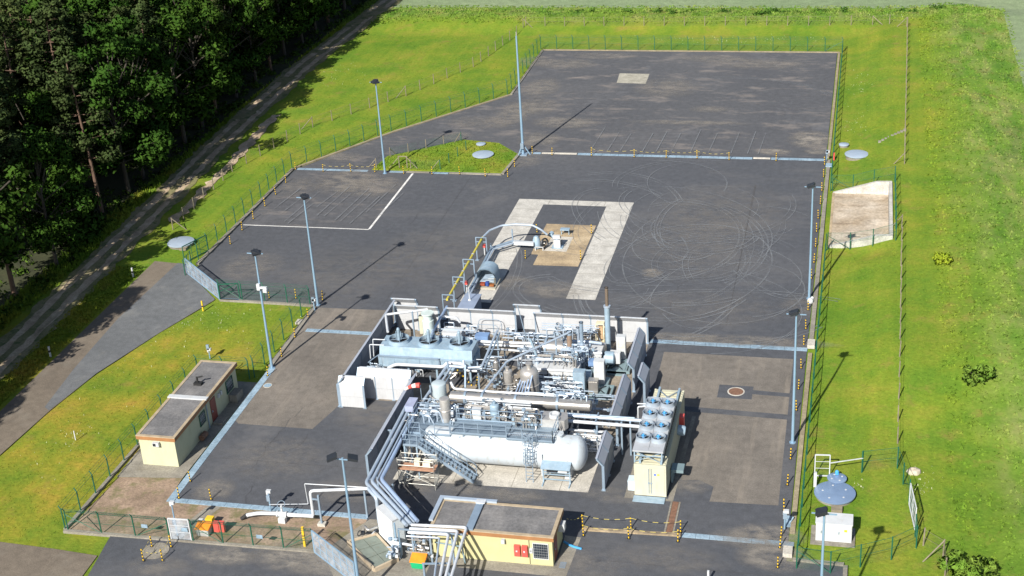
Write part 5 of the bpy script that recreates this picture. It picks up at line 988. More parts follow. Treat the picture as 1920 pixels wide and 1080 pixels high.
# clutter of instruments and valves
def clutter(label, x0, x1, y0, y1, z0, z1, seed, n=9, name='valve_manifold'):
    r = random.Random(seed); t = thing(name, label, 'valve manifold', ((x0+x1)/2, (y0+y1)/2, z0)); b = MB(); W, Hw, fx = [], [], []
    for i in range(int(n*1.5)):
        x, y, z = r.uniform(x0, x1), r.uniform(y0, y1), r.uniform(z0+.3*(z1-z0), z1); k = r.random(); rad = r.choice([.03, .04, .05, .07])
        if k < .5: b.tube([(x, y, z0), (x, y, z), (min(x1, x+r.uniform(.3, 1.2)), y, z), (min(x1, x+r.uniform(.3, 1.2)), y+r.uniform(-.3, .3), z0)], rad, 7)
        else: b.tube([(x0+r.uniform(0, .3), y, z), (x1-r.uniform(0, .3), y, z)], rad, 7)
        if r.random() < .7: W.append(MB().lathe([(.04, -.12), (rad*2+.03, -.08), (rad*2+.03, .08), (.04, .14), (.001, .14)], (x, y, z-.02), (0, 0, 1), 10))
        if r.random() < .45: Hw.append(MB().torus((x+.1, y-.12, z+.12), .12, .018, (0, -.5, 1), 14, 5))
        if r.random() < .4: fx.append(MB().box(x+.15, y-.1, z*.7+z0*.3, x+.36, y+.04, z*.7+z0*.3+.22))
    b.build('pipework', r.choice([PIPE, PIPEW, PIPE, SILVER]), t, True)
    for L_, nm, m in ((W, 'valve', STEEL), (Hw, 'handwheel', DARK), (fx, 'instrument_box', r.choice([WHITE, COOLER, WHITE]))):
        for q in L_: q.build(nm, m, t)
    return t
C_ = [('pipe clutter under the left half of the air cooler', -40., -36.5, 106.3, 108., .1, 1.2, 12), ('pipe clutter under the right half of the air cooler', -36., -32.2, 106.3, 108., .1, 1.2, 12), ('small valves at the left foot of the air cooler', -41.2, -40.2, 104.8, 106.3, .1, 1.7, 8),
      ('upright valve group between cooler corner and separator', -30.2, -29.2, 103.6, 105.4, .1, 3.2, 10), ('valves and flanges left of the domed separator', -28.8, -27.2, 102.2, 104.8, .1, 2.6, 12), ('small bore pipework right of the domed separator', -25., -23.5, 102.6, 104.2, .1, 2.6, 10), ('valve clutter in front of the near engine block', -25.8, -21.8, 103.4, 105.1, .1, 1.7, 16), ('valve clutter under the long exchanger, left half', -31.5, -27.2, 96.9, 98.2, .1, 2.2, 16), ('valve clutter under the long exchanger, right half', -26.8, -22.3, 96.9, 98.2, .1, 2.2, 14),
      ('instruments along the left end of the tank walkway', -33.2, -30.2, 94., 95.8, 3.0, 4.3, 14), ('instruments along the middle of the tank walkway', -29.5, -26., 94.4, 95.6, 3.0, 4.2, 16), ('instruments by the ladder head on the tank walkway', -25.6, -23.4, 93.2, 95.2, 3.1, 4.5, 14), ('dark pump pipework behind the right end of the tank', -21.3, -18.3, 95., 96.8, .1, 2.2, 14), ('valve rack beside the diagonal pipe bend at the barrier', -34.6, -33.2, 94.4, 96.8, .2, 3.6, 14), ('pipework between long exchanger and rack', -31., -24., 97., 98., 1.8, 2.7, 12), ('valves on top of the long exchanger, right end', -23., -20.2, 98.6, 99.4, 3.2, 3.7, 9), ('pipe clutter behind the rear engine by the back barrier', -26., -21.5, 112.2, 114.2, .1, 1.9, 12), ('pipe clutter between engines and rear drum', -27.5, -22., 109.6, 110.2, .1, 2., 12),
      ('small pipework at the right of the air cooler', -31.4, -29.4, 106.2, 109.2, .1, 1.8, 9), ('pumps and valves behind the fans of the cooler', -37.2, -33., 110.4, 113.2, .1, 2.2, 14)]
C_ += [('fine upright pipework between separator and long exchanger', -28.5, -26.9, 100.2, 101.8, .1, 2.3, 8), ('fine pipework at the right end behind the long exchanger', -23.5, -20., 99.8, 102.4, .1, 2.6, 12), ('pipes and gauges above the near engine block', -26., -22.6, 106.2, 107.2, 2., 3.1, 10), ('pipework around the two engine stacks', -24.4, -21.8, 107.8, 109.6, 1., 3.2, 10), ('pipes in front of the thick silver drum', -28.5, -26.6, 108.4, 110.4, .2, 2.2, 10), ('white pipes above the rear drum by the back barrier', -27., -21.5, 111.6, 112.6, 1.6, 2.9, 9), ('vent pipes rising above the tank walkway railing', -29.6, -24., 95.4, 96.4, 3., 4.6, 14), ('small valves along the foot of the back barrier', -31., -24., 113.4, 114.2, .1, 1.3, 10), ('pipes at the foot of the silver exchanger by the barrier', -20.6, -18.6, 99.6, 103.6, .1, 1.4, 9)]
for i, c in enumerate(C_): clutter(c[0], *c[1:7], 40+i, c[7])
# silencer, boxes behind the cooler
vvessel('upright_silencer', 'pale green-grey upright silencer with open dark mouth behind the middle fan', 'silencer', PY(806, 640, 110.6)[0], 110.6, .4, 3.6, .52, mat('silencer_paint', (.52, .60, .58), .45), .05, .7, .42); cabinet('white equipment box right behind the middle fan of the cooler', -36., 111.2, -34.2, 112.4, .2, 2., WHITE, None, 'equipment_box'); cabinet('cream box with dark fan against the back barrier', -39., 113.9, -37.9, 114.7, .3, 2.1, CONTCR, None, 'equipment_box'); cabinet('small blue-grey box behind the right cooler fan', -33., 111.6, -31.8, 112.4, 1.1, 1.6, mat('blue_cover', (.16, .26, .45), .4), None, 'equipment_box')
t = thing('wire_cage', 'rounded wire cage against the back barrier behind the right cooler fan', 'cage', (-32.4, 113.8, 0)); b = MB()
for yy in (113.4, 114.5): b.tube([(-33.4, yy, 0), (-33.4, yy, 1.9), (-31.2, yy, 1.9), (-31.2, yy, 0)], .03, 6, 0, .5)
for z in (.5, 1., 1.5): b.bar((-33.4, 113.4, z), (-31.2, 113.4, z), .02); b.bar((-31.2, 113.4, z), (-31.2, 114.5, z), .02)
b.build('hoops', STEEL, t)
# mast and thin poles in the court
MB_ = MB().cyl((-28.0, 112., 0), PY(970, 572, 112.), .06, .045, 8); tag(MB_.build('slender_pole', STEEL), 'slender grey pole in front of the set-back barrier panel', 'pole'); MB_ = MB().bar((-26.1, 108.6, 0), PY(994, 635, 108.6), .18); tag(MB_.build('steel_column', COOLER), 'blue-grey steel column left of the thick silver drum', 'column')
# windsock
t = thing('windsock', 'red and white windsock on a thin pole beside the dark barrier', 'windsock', (-33.8, 97., 0)); top = Vector(PY(788, 722, 97.)); MB().cyl((-33.6, 97., 0), top, .04, .03, 8).build('pole', STEEL, t)
for i in range(4): a = top+Vector((-.02-.33*i, 0, -.02-.03*i*i)); c = top+Vector((-.02-.33*(i+1), 0, -.02-.03*(i+1)**2)); b = MB(); b.cyl(a, c, .23-.03*i, .23-.03*(i+1), 14, 0, False); b.build('sleeve', RED if i % 2 == 0 else mat('sock_pale', (.78, .62, .58), .7), t, True)
# instrument stand with canopy in front of the tank
t = thing('instrument_stand', 'blue-grey instrument stand with sloping canopy at the right front of the tank', 'instrument stand', (-21.4, 91.2, 0)); b = MB(); X0, X1 = -22.4, -20.3
for xx in (X0, X1): b.bar((xx, 91.4, 0), (xx, 91.4, 1.75), .10); b.bar((xx, 90.8, .05), (xx, 91.8, .05), .09)
for z in (.35, .8, 1.0): b.bar((X0, 91.4, z), (X1, 91.4, z), .07)
b.build('frame', COOLER, t); b = MB(); b.add([(X0-.1, 90.95, 1.55), (X1+.1, 90.95, 1.55), (X1+.1, 91.7, 1.85), (X0-.1, 91.7, 1.85), (X0-.1, 90.95, 1.5), (X1+.1, 90.95, 1.5), (X1+.1, 91.7, 1.8), (X0-.1, 91.7, 1.8)], [(0, 1, 2, 3), (7, 6, 5, 4), (0, 4, 5, 1), (1, 5, 6, 2), (2, 6, 7, 3), (3, 7, 4, 0)]); b.build('canopy', COOLER, t); b = MB(); b.box(-22.1, 91.3, 1.05, -21.3, 91.5, 1.4); b.build('gauge_box', DARK, t); b = MB(); b.box(-21.2, 91.3, 1.05, -20.5, 91.5, 1.3); b.build('gauge_box', WHITE, t)
# white instrument cabinets on the walkway
cabinet('white instrument cabinet on the tank walkway above the middle of the tank', -28.65, 94.45, -27.95, 94.8, 3.3, 4.3, WHITE, None, 'instrument_cabinet'); cabinet('blue-grey instrument cabinet at the bend by the windsock pole', -34.5, 95.2, -33.8, 96.6, 3.2, 3.7, mat('lilac_cover', (.32, .36, .5), .4), None, 'instrument_cabinet'); MB_ = MB().lathe([(.2, 0), (.2, .3), (.1, .36), (.001, .36)], PY(980, 800, 94.8), (0, 0, 1), 12); tag(MB_.build('blue_gauge', BLUE), 'small blue gauge beside the ladder head', 'gauge')
# ------------------------------------------------------------------ fan container
t = thing('plant_container', 'cream steel container with double doors carrying the eight-fan chiller', 'container', (-13.9, 96., 0)); X0, X1, Y0, Y1 = -15.15, -12.75, 90.6, 102.; b = MB(); b.box(X0, Y0, .15, X1, Y1, 2.82)
for xx in (X0, X1-.12):
    for yy in (Y0-.01, Y1-.11): b.box(xx-.01, yy, .1, xx+.13, yy+.12, 2.86)
n = 44
for i in range(n): yy = Y0+.2+(Y1-Y0-.4)*(i+.25)/n; b.box(X1+.001, yy, .3, X1+.035, yy+(Y1-Y0)/n*.5, 2.7); b.box(X0-.035, yy, .3, X0-.001, yy+(Y1-Y0)/n*.5, 2.7)
b.box(X0-.01, Y0-.012, 2.62, X1+.01, Y0+.02, 2.86); b.box(X0-.01, Y0-.012, .1, X1+.01, Y0+.02, .28); b.build('body', CONTCR, t); b = MB()
for i in range(30): yy = Y0+.15+(Y1-Y0-.3)*(i+.2)/30; b.box(X0+.08, yy, 2.82, X1-.08, yy+.22, 2.86)
b.build('roof_ribs', CONTY, t)
for k in (0, 1): xa = X0+.12+k*1.09; d = MB().box(xa, Y0-.035, .3, xa+1.07, Y0-.013, 2.6).build('door', CONTCR, t); h = MB(); xx = xa+(.98 if k == 0 else .08); h.cyl((xx, Y0-.07, .35), (xx, Y0-.07, 2.55), .022, n=6); h.box(xx-.06, Y0-.09, 1.2, xx+.06, Y0-.04, 1.32); h.build('lock_bar', STEEL, d)
MB().box(-13.65, Y0-.04, 1.95, -13.5, Y0-.036, 2.1).build('blue_sign', mat('sign_blue', (.04, .12, .55), .5), t); MB().prism([(-13.4, Y0-.04), (-13.24, Y0-.04), (-13.24, Y0-.0361), (-13.4, Y0-.0361)], 1.97, 2.1).build('yellow_sign', YELLOW, t)
for xx in (X0+.35, X1-.45): b = MB(); b.box(xx, Y0+.1, 2.88, xx+.16, Y1-.05, 3.1); b.build('roof_beam', COOLER, t)
b = MB(); b.bar((X0+.4, Y1-2.6, 3.0), (X1-.4, Y1-.4, 3.0), .05); b.bar((X1-.4, Y1-2.6, 3.0), (X0+.4, Y1-.4, 3.0), .05); b.build('roof_bracing', STEEL, t)
t = thing('chiller', 'white chiller with two rows of four blue-motored fans on the cream container', 'chiller', (-14., 95.2, 2.9)); A0, A1, B0, B1 = -15.25, -12.95, 91.2, 98.7; b = MB(); b.box(A0, B0, 3.52, A1, B1, 4.0); b.box(A0, B0-.55, 3.9, A1, B0, 4.02); b.box(-14.115, B0-.5, 4.0, -14.085, B1, 4.05); b.build('casing', mat('chiller_casing', (.37, .39, .42), .45, 0, .06, stain=(.28, .27, .25)), t)
for xx in (A0+.12, A1-.12):
    for yy in (B0-.4, 94.8, B1-.2): MB().bar((xx, yy, 2.88), (xx, yy, 3.9 if yy < B0 else 3.53), .09).build('leg', COOLER, t)
b = MB(); b.bar((A0+.12, B0-.4, 2.95), (A1-.12, B0-.4, 3.85), .04); b.bar((A1-.12, B0-.4, 2.95), (A0+.12, B0-.4, 3.85), .04); b.bar((A0+.1, B0-.42, 3.5), (A1-.1, B0-.42, 3.5), .06); b.build('front_bracing', COOLER, t)
b = MB()
for i in range(20): b.box(A1-.02, B0+.2+i*.36, 3.15, A1+.02, B0+.4+i*.36, 3.5)
b.build('coil', DARK, t)
for i in range(4):
    for j in range(2): fan(t, -14.67+j*1.14, 92.35+i*1.75, 4.0, .53, mat('fan_ring', (.30, .35, .41), .45), BLUE, .45, BLUE, guard=False)
b = MB(); b.tube([(-15.9, 97.7, 0), (-15.9, 97.7, 3.6), (-15.2, 97.7, 3.7)], .06, 7); b.tube([(-16., 98., 3.7), (-14.9, 98., 3.75)], .05, 7); b.build('feed_pipe', PIPEW, t, True)
b = MB(); b.box(-15.2, 89.75, .02, -12.8, 90.5, .10); tag(b.build('ramp_plate', COOLER), 'pale blue ramp plate in front of the cream container doors', 'ramp'); cabinet('small pale blue box at the left foot of the container', -15.75, 91.1, -15.25, 91.9, .1, .9, mat('pale_blue', (.50, .60, .68), .5), None, 'electric_box')
b = MB(); b.box(-12.65, 92.6, 1.0, -11.7, 93.6, 1.25); b.box(-12.65, 92.6, .1, -12.5, 93.6, 1.0); tag(b.build('wall_shelf', SKID), 'blue-grey ledge on the shaded right side of the container', 'shelf'); t = thing('wall_fan_hood', 'blue-grey hood on the right side of the container', 'hood', (-12.5, 97.6, 1.9)); b = MB(); b.lathe([(.42, 0), (.42, .5), (.34, .62), (.001, .62)], (-12.72, 97.4, 1.9), (1, .0, -.1), 16); b.build('hood', COOLER, t, True)
b = MB(); b.box(-12.71, 98.3, 1.4, -12.35, 98.95, 2.5); tag(b.build('fire_hose_box', RED), 'bright red box on the right side of the container', 'fire box')
# ------------------------------------------------------------------ flat-roofed buildings
def roof(t, x0, y0, x1, y1, z, ov=.14):
    r = MB().box(x0-ov, y0-ov, z-.30, x1+ov, y1+ov, z).build('fascia', FASCIA, t); b = MB()
    for q in ((x0-ov, y0-ov, x1+ov, y0+.12), (x0-ov, y1-.12, x1+ov, y1+ov), (x0-ov, y0+.12, x0+.12, y1-.12), (x1-.12, y0+.12, x1+ov, y1-.12)): b.box(q[0], q[1], z+.001, q[2], q[3], z+.07)
    b.build('roof_edge', ROOFTAN, t); MB().box(x0+.12, y0+.12, z+.001, x1-.12, y1-.12, z+.03).build('roof_gravel', ROOFG, t)
def window(t, c, w_, h_, ax, bars=5):
    x, y, z = c; f = MB(); d = .05
    def bx(u0, z0, u1, z1, o0, o1, m_=None):
        (f if m_ is None else m_).box(*((x+u0, y-o1, z+z0, x+u1, y-o0, z+z1) if ax == 'y' else (x+o0, y+u0, z+z0, x+o1, y+u1, z+z1)))
    bx(-w_/2, -h_/2, w_/2, -h_/2+d, .0, .07); bx(-w_/2, h_/2-d, w_/2, h_/2, .0, .07); bx(-w_/2, -h_/2+d, -w_/2+d, h_/2-d, .0, .07); bx(w_/2-d, -h_/2+d, w_/2, h_/2-d, .0, .07)
    o = f.build('window', WHITE if ax == 'y' else GREEN, t); g = MB(); bx(-w_/2+d, -h_/2+d, w_/2-d, h_/2-d, .002, .02, g); g.build('pane', GLASS, o); k = MB()
    for i in range(1, bars+1): u = -w_/2+w_*i/(bars+1); bx(u-.007, -h_/2+d, u+.007, h_/2-d, .075, .1, k)
    for i in range(1, bars): u = -h_/2+h_*i/bars; bx(-w_/2+d, u-.007, w_/2-d, u+.007, .1, .12, k)
    k.build('grille', mat('grille_grey', (.32, .33, .34), .5, .3), o); return o
t = thing('flat_roofed_cabin', 'long cream cabin with gravel flat roof and brown fascia at the left', 'building', (-53.9, 95.7, 0)); X0, X1, Y0, Y1, Z = -55.45, -52.3, 89.5, 102., 2.75
MB().box(X0, Y0, 0, X1, 95.7, Z-.3).build('wall', CREAM, t); MB().box(X0+.05, 95.72, 0, X1-.05, Y1, Z-.3).build('wall', CREAM, t); roof(t, X0, Y0, X1, Y1, Z)
MB().box(X0-.2, 95.45, Z+.032, X1+.2, 95.95, Z+.13).build('roof_strip', WHITE, t); d = MB().box(X1-.04, 96.4, .1, X1-.0, 97.4, 2.15).build('door', DOORR, t); MB().box(X1+.001, 96.5, 1.0, X1+.07, 96.6, 1.15).build('handle', STEEL, d)
window(t, (X1+.001, 94.6, 1.55), 1.1, 1.1, 'x', 4); window(t, (X1-.049, 100.4, 1.5), 1.4, 1.2, 'x', 4); b = MB(); b.box(-54.15, Y0-.3, 1.95, -53.6, Y0-.001, 2.3); b.build('air_vent', WHITE, t); MB().box(-54.1, Y0-.32, 2.0, -53.85, Y0-.301, 2.25).build('vent_grille', DARK, t)
b = MB(); b.cyl((-54., 98., Z), (-54., 98., Z+.75), .09, n=10); b.box(-54.3, 97.75, Z+.03, -53.6, 98.2, Z+.25); b.cyl((-54., 98., Z+.7), (-53.55, 98.2, Z+.75), .07, n=8); b.build('roof_vent', BLACK, t); b = MB(); b.tube([(X1+.08, 95.5, Z-.3), (X1+.08, 95.5, .05)], .05, 8); b.build('downpipe', STEEL, t, True)
b = MB(); b.box(X1+.02, 99.9, 0, X1+.75, 101.2, .75); tag(b.build('concrete_plinth', CONCD), 'low concrete plinth beside the cabin\'s far window', 'plinth'); b = MB(); b.box(X1+.05, 96.2, 0, X1+.9, 97.5, .15); tag(b.build('door_step', CONCD), 'concrete step before the cabin\'s red-brown door', 'step')
for yy in (97.9, 98.4): MB_ = MB().box(X1-.04, yy, 1.6, X1+.12, yy+.22, 1.95); tag(MB_.build('wall_box', WHITE), 'small white wall box %s the red-brown cabin door' % ('next to' if yy < 98 else 'farther right of'), 'wall box')
b = MB(); b.cyl((X1+.3, 93.4, .35), (X1+.3, 94.2, .35), .26, n=14); tag(b.build('rusty_drum', RUST), 'small rusty drum lying at the foot of the cabin wall', 'drum')
t = thing('flat_roofed_office', 'yellow rendered office with gravel flat roof at the bottom centre', 'building', (-23.9, 82.7, 0)); X0, X1, Y0, Y1, Z = -28.3, -19.5, 81., 84.4, 2.5
MB().box(X0, Y0, 0, X1, Y1, Z-.3).build('wall', CREAMY, t); roof(t, X0, Y0, X1, Y1, Z); window(t, (-20.35, Y0-.001, 1.25), 1.15, 1.35, 'y', 6); d = MB().box(X1+.001, 81.5, .1, X1+.04, 82.4, 2.1).build('door', DOORR, t); MB().box(X1+.041, 81.6, 1.0, X1+.1, 81.7, 1.1).build('handle', STEEL, d)
b = MB(); b.box(X1+.001, 83.1, 1.5, X1+.45, 83.7, 2.1); b.build('air_conditioner', WHITE, t); b = MB(); b.box(-23.15, Y0-.25, 1.75, -22.9, Y0-.001, 2.05); b.build('wall_lamp', WHITE, t); b = MB(); b.box(-25.95, Y0-.012, .05, -25.9, Y0-.001, Z-.3); b.box(-21.2, Y0-.012, .05, -21.15, Y0-.001, Z-.3); b.build('wall_joint', BLACK, t)
b = MB(); b.box(-25.75, Y0-.12, Z+.08, -25.2, Y1+.1, Z+.2); b.build('roof_cable_duct', STEEL, t); MB().box(-25.8, Y1-.35, Z+.205, -25.1, Y1+.15, Z+.26).build('duct_cap', PIPEW, t); b = MB(); b.box(X0-.35, Y0+.6, Z+.06, X0-.05, Y1+.3, Z+.22); b.box(X0-.05, Y1+.02, Z+.06, -24.3, Y1+.3, Z+.22); b.build('edge_cable_duct', PIPE, t)
for xx in (-22.25, -21.7): MB_ = MB().box(xx, Y0-.22, .75, xx+.42, Y0-.002, 1.65); MB_.box(xx+.02, Y0-.24, 1.3, xx+.4, Y0-.22, 1.62); MB_.box(xx+.13, Y0-.245, 1.15, xx+.25, Y0-.221, 1.27, 1); tag(MB_.build('fire_extinguisher_cabinet', [RED, WHITE]), 'red fire cabinet on the yellow office front, %s' % ('nearer the wall lamp' if xx < -22 else 'nearer the barred window'), 'fire cabinet', 'red fire cabinets on the office wall')
MB_ = MB().box(-21.15, Y0-.12, 1.05, -20.95, Y0-.002, 1.45); MB_.box(-21.09, Y0-.125, 1.2, -21.01, Y0-.12, 1.3, 1); tag(MB_.build('meter_box', [WHITE, DARK]), 'small white meter box beside the office\'s barred window', 'meter box')
b = MB(); b.tube([(-19.3, 83.9, .1), (-18.6, 83.4, .12), (-17.9, 83.3, .03)], .09, 8); tag(b.build('blue_hose', BLUE), 'blue hose lying beside the right end of the yellow office', 'hose'); MB_ = MB().box(-19.1, 80.9, .01, -18.65, 81.6, .03); tag(MB_.build('floor_hatch', STEEL), 'small grey floor hatch at the office corner', 'hatch')
# small shed and covered pit
s0, s1 = Vector((-33., 82.75, 0)), Vector((-31.35, 81.2, 0)); dp = Vector((.75, 1.05, 0)).normalized()*2.1; t = thing('equipment_hut', 'pale blue-white metal hut under the diagonal pipes left of the office', 'hut', ((s0.x+s1.x)/2, (s0.y+s1.y)/2, 0)); q = [s0, s1, s1+dp*.55, s0+dp*.75]
MB().prism([(v.x, v.y) for v in q], .05, 2.45).build('wall', mat('hut_paint', (.66, .72, .76), .5, 0, .05), t); MB().prism([(v.x+(v-((s0+s1)/2)).x*.04, v.y) for v in q], 2.452, 2.55).build('roof', WHITE, t); u = (s1-s0).normalized(); nn = Vector((u.y, -u.x, 0)); c = (s0+s1)/2
b = MB(); b.bar(c+nn*.012+Vector((0, 0, .1)), c+nn*.012+Vector((0, 0, 2.4)), .03, .02); b.build('door_joint', STEEL, t)
pc = [(-35.0, 81.4), (-32., 78.5), (-30.7, 80.), (-33.2, 82.6)]; t = thing('covered_pit', 'shallow tan-framed pit covered with grey-green plates beside the hut', 'pit cover', (-32.8, 80.5, 0)); b = MB(); ce = np.mean(pc, axis=0)
for i in range(4): p, q_ = pc[i], pc[(i+1) % 4]; b.bar((*p, .16), (*q_, .16), .16, .32)
b.build('frame', mat('tan_concrete', (.44, .36, .26), .85, 0, .15), t); b = MB(); ins = [tuple(ce+(np.array(p)-ce)*.93) for p in pc]
for i in range(2):
    for j in range(3):
        def bl(u, v): return tuple((np.array(ins[0])*(1-u)+np.array(ins[1])*u)*(1-v)+(np.array(ins[3])*(1-u)+np.array(ins[2])*u)*v)
        b.prism([bl(j/3+.01, i/2+.01), bl((j+1)/3-.01, i/2+.01), bl((j+1)/3-.01, (i+1)/2-.01), bl(j/3+.01, (i+1)/2-.01)], .1, .25+.002*((i+j) % 2))
b.build('plates', mat('mossy_plate', (.19, .22, .19), .7, .1, .2, 2., stain=(.16, .13, .08)), t)
# pipework in front of the hut
pipes('wellhead_piping', 'silver bent pipe with black valve left of the hut', [([G(715, 985, .7), G(690, 995, .8), G(683, 985, .9), G(680, 1000, .3)], .11, SILVER), ([G(708, 990, .4), G(697, 1002, .3)], .05, PIPEW)]); b = MB(); b.torus(G(674, 1000, .8), .2, .04, (1, -.4, 0)); b.box(*[v-.1 for v in G(680, 1000, .6)], *[v+.15 for v in G(680, 1000, .6)]); tag(b.build('black_valve', DARK), 'black handwheel valve on the pipe left of the hut', 'valve')
pipes('hut_piping', 'upright blue-grey pipes and thin white line between hut and office', [([(-31., 80.8, 0), (-31., 80.8, 2.7)], .07, POLE), ([(-29.9, 81.6, 0), (-29.9, 81.6, 2.7)], .06, POLE), ([(-31.2, 80.7, 1.1), (-28.5, 80.6, .9)], .10, PIPEW), ([(-30.6, 80.4, 2.5), (-30.6, 80.4, 0)], .06, POLE)], 'pipe'); clutter('jumble of valves and meters at the front corner of the hut', -31.4, -30.6, 79.6, 80.7, .1, 1.6, 77, 9); clutter('grey pipe fittings beneath the pale pipe bundle by the office', -30.2, -28.4, 80.2, 81.9, .1, 1.8, 78, 9)
pipes('dark_hose_loop', 'dark bent pipe hanging below the pale pipe bundle near the office front', [([(-28.1, 80.85, 1.3), (-26.0, 80.6, 1.3), (-25.8, 80.3, .1)], .06, SKID)])
# grit bins
def bin_(label, x, y, m1, m2, w_=.95, d_=.7, h_=.62):
    t = thing('grit_bin', label, 'grit bin', (x, y, 0)); MB().add([(x-w_/2*.85, y-d_/2*.85, .02), (x+w_/2*.85, y-d_/2*.85, .02), (x+w_/2*.85, y+d_/2*.85, .02), (x-w_/2*.85, y+d_/2*.85, .02), (x-w_/2, y-d_/2, h_), (x+w_/2, y-d_/2, h_), (x+w_/2, y+d_/2, h_), (x-w_/2, y+d_/2, h_)], [(0, 3, 2, 1), (4, 5, 6, 7), (0, 1, 5, 4), (1, 2, 6, 5), (2, 3, 7, 6), (3, 0, 4, 7)]).build('body', m1, t)
    a, c, e, f_ = x-w_/2-.04, x+w_/2+.04, y-d_/2-.05, y+d_/2+.04; MB().add([(a, e, h_), (c, e, h_), (c, f_, h_), (a, f_, h_), (a, e, h_+.06), (c, e, h_+.06), (c, f_, h_+.28), (a, f_, h_+.28)], [(0, 3, 2, 1), (4, 5, 6, 7), (0, 1, 5, 4), (1, 2, 6, 5), (2, 3, 7, 6), (3, 0, 4, 7)]).build('lid', m2, t)
bin_('grey grit bin with orange lid on the gravel bed', *G2(384, 1001), mat('bin_grey', (.42, .42, .42), .6), ORANGE, 1.05, .75); bin_('green grit bin with orange lid by the hut', *G2(786, 1062), GREENP, ORANGE, 1.05, .75, .6)
b = MB(); q = G(391, 992); b.box(q[0]-.28, q[1]+.2, .02, q[0]+.28, q[1]+.7, .75); tag(b.build('yellow_box', YELLOW), 'yellow box behind the orange-lidded grit bin', 'box'); b = MB(); q = G(377, 992); b.box(q[0]-.3, q[1]+.2, .02, q[0]+.3, q[1]+.6, .5); b.box(q[0]-.3, q[1]+.2, .5, q[0]+.02, q[1]+.6, .56, 1); tag(b.build('white_topped_box', [SKID, WHITE]), 'small white-topped box behind the orange-lidded grit bin', 'box')
for px, wd in ((408, 'left'), (418, 'right')): q = G(px, 999); b = MB(); b.box(q[0]-.2, q[1]-.12, .15, q[0]+.2, q[1]+.15, 1.0); b.bar((q[0], q[1]+.1, 0), (q[0], q[1]+.1, .2), .08); tag(b.build('fire_box', RED), '%s of two red fire boxes standing on the gravel bed' % wd, 'fire box', 'red fire boxes on the gravel')
for i, q in enumerate(((275, 981, 'by the fence posts left of the footpath'), (346, 993, 'on the footpath gate'), (493, 996, 'on the fence right of the red boxes'))): p = G(q[0], q[1], 0); p = G(q[0], q[1], 1.1); b = MB(); b.box(p[0]-.25, 79.86, .95, p[0]+.25, 79.89, 1.25); tag(b.build('notice_plate', DRAINM), 'small grey notice plate %s' % q[2], 'sign')
# bypass line with valve on the gravel bed
Yb = 83.2
pipes('pipeline_spur', 'white gas pipeline rising from the gravel bed beside the blue drain', [([G(453, 973, .05), G(462, 966, .35), G(485, 962, .62), G(520, 963, .62), G(588, 968, .62)], .15, PIPEW), ([G(540, 966, .62), (G(588, 968, .62)[0], G(588, 968, .62)[1], .62), (*G(588, 968, .62)[:2], 2.9), G(690, 916, 2.75)], .125, PIPEW), ([G(505, 946, .8), PY(578, 945, 85.6), PY(571, 907, 85.6), PY(690, 914, 85.6)], .035, PIPEW), ([G(690, 916, 2.75), G(706, 934, 2.6), (*G(706, 938, 2.3)[:2], .3)], .14, PIPE)], 'pipeline', None, [(*G2(604, 985), 2.7), (*G2(689, 970), 2.6)], [((*G(588, 968, .62)[:2], 2.2), (*G2(604, 985), 2.3))])
b = MB(); b.cyl(G(453, 973, .05), G(463, 965.5, .38), .16, n=12); tag(b.build('pipe_sleeve', BLACK), 'black rubber sleeve where the white pipeline leaves the gravel', 'sleeve'); t = thing('gate_valve', 'white gate valve with large handwheel on the white pipeline', 'valve', (*G2(530, 975), 0)); q = Vector(G(529, 964, .62)); b = MB(); b.lathe([(.2, -.4), (.26, -.4), (.26, -.3), (.2, -.3), (.22, 0), (.2, .3), (.26, .3), (.26, .4), (.2, .4)], q, (1, 0, 0), 18); b.cyl(q, q+Vector((0, .05, .75)), .09, n=8); b.build('body', WHITE, t, True); MB().torus(q+Vector((0, .05, .85)), .30, .025, (0, -.5, .9)).build('handwheel', STEEL, t); MB().box(q.x-.25, q.y-.35, 0, q.x+.3, q.y+.1, .42).build('block', WHITE, t); q = G(604, 985); MB_ = MB().box(q[0]-.3, q[1]-.2, 0, q[0]+.3, q[1]+.25, .22); tag(MB_.build('footing', CONC), 'concrete footing under the pipeline support on the gravel bed', 'footing')
def camera_pole(label, px, py, h, head=WHITE, m=POLE):
    p = G2(px, py); t = thing('camera_pole', label, 'camera', (*p, 0)); MB().cyl((*p, 0), (*p, h), .07, .05, 8).build('pole', m, t); b = MB(); b.box(p[0]-.08, p[1]-.2, h, p[0]+.28, p[1]+.05, h+.22); b.box(p[0]-.14, p[1]-.08, h-.22, p[0]-.02, p[1]+.08, h+.06); b.build('camera', head, t); MB().box(p[0]-.12, p[1]-.2, 1.0, p[0]+.15, p[1]-.06, 1.5).build('box', STEEL, t); return t
camera_pole('white camera on a pole at the drain corner of the gravel bed', 333, 1004, 2.9); camera_pole('white hooded transmitter on a stand behind the gate valve', 508, 958, 1.75); camera_pole('white camera on a stump pole at the head of the left fence', 590, 582, 1.1); camera_pole('white camera post at the right end of the far cross kerb', 1550, 303, 1.2); camera_pole('white camera post by the blue hatch on the right kerb', 1471, 992, 1.5); camera_pole('white globe camera on a thin pole beside the cabin\'s far end', 394, 672, .9)
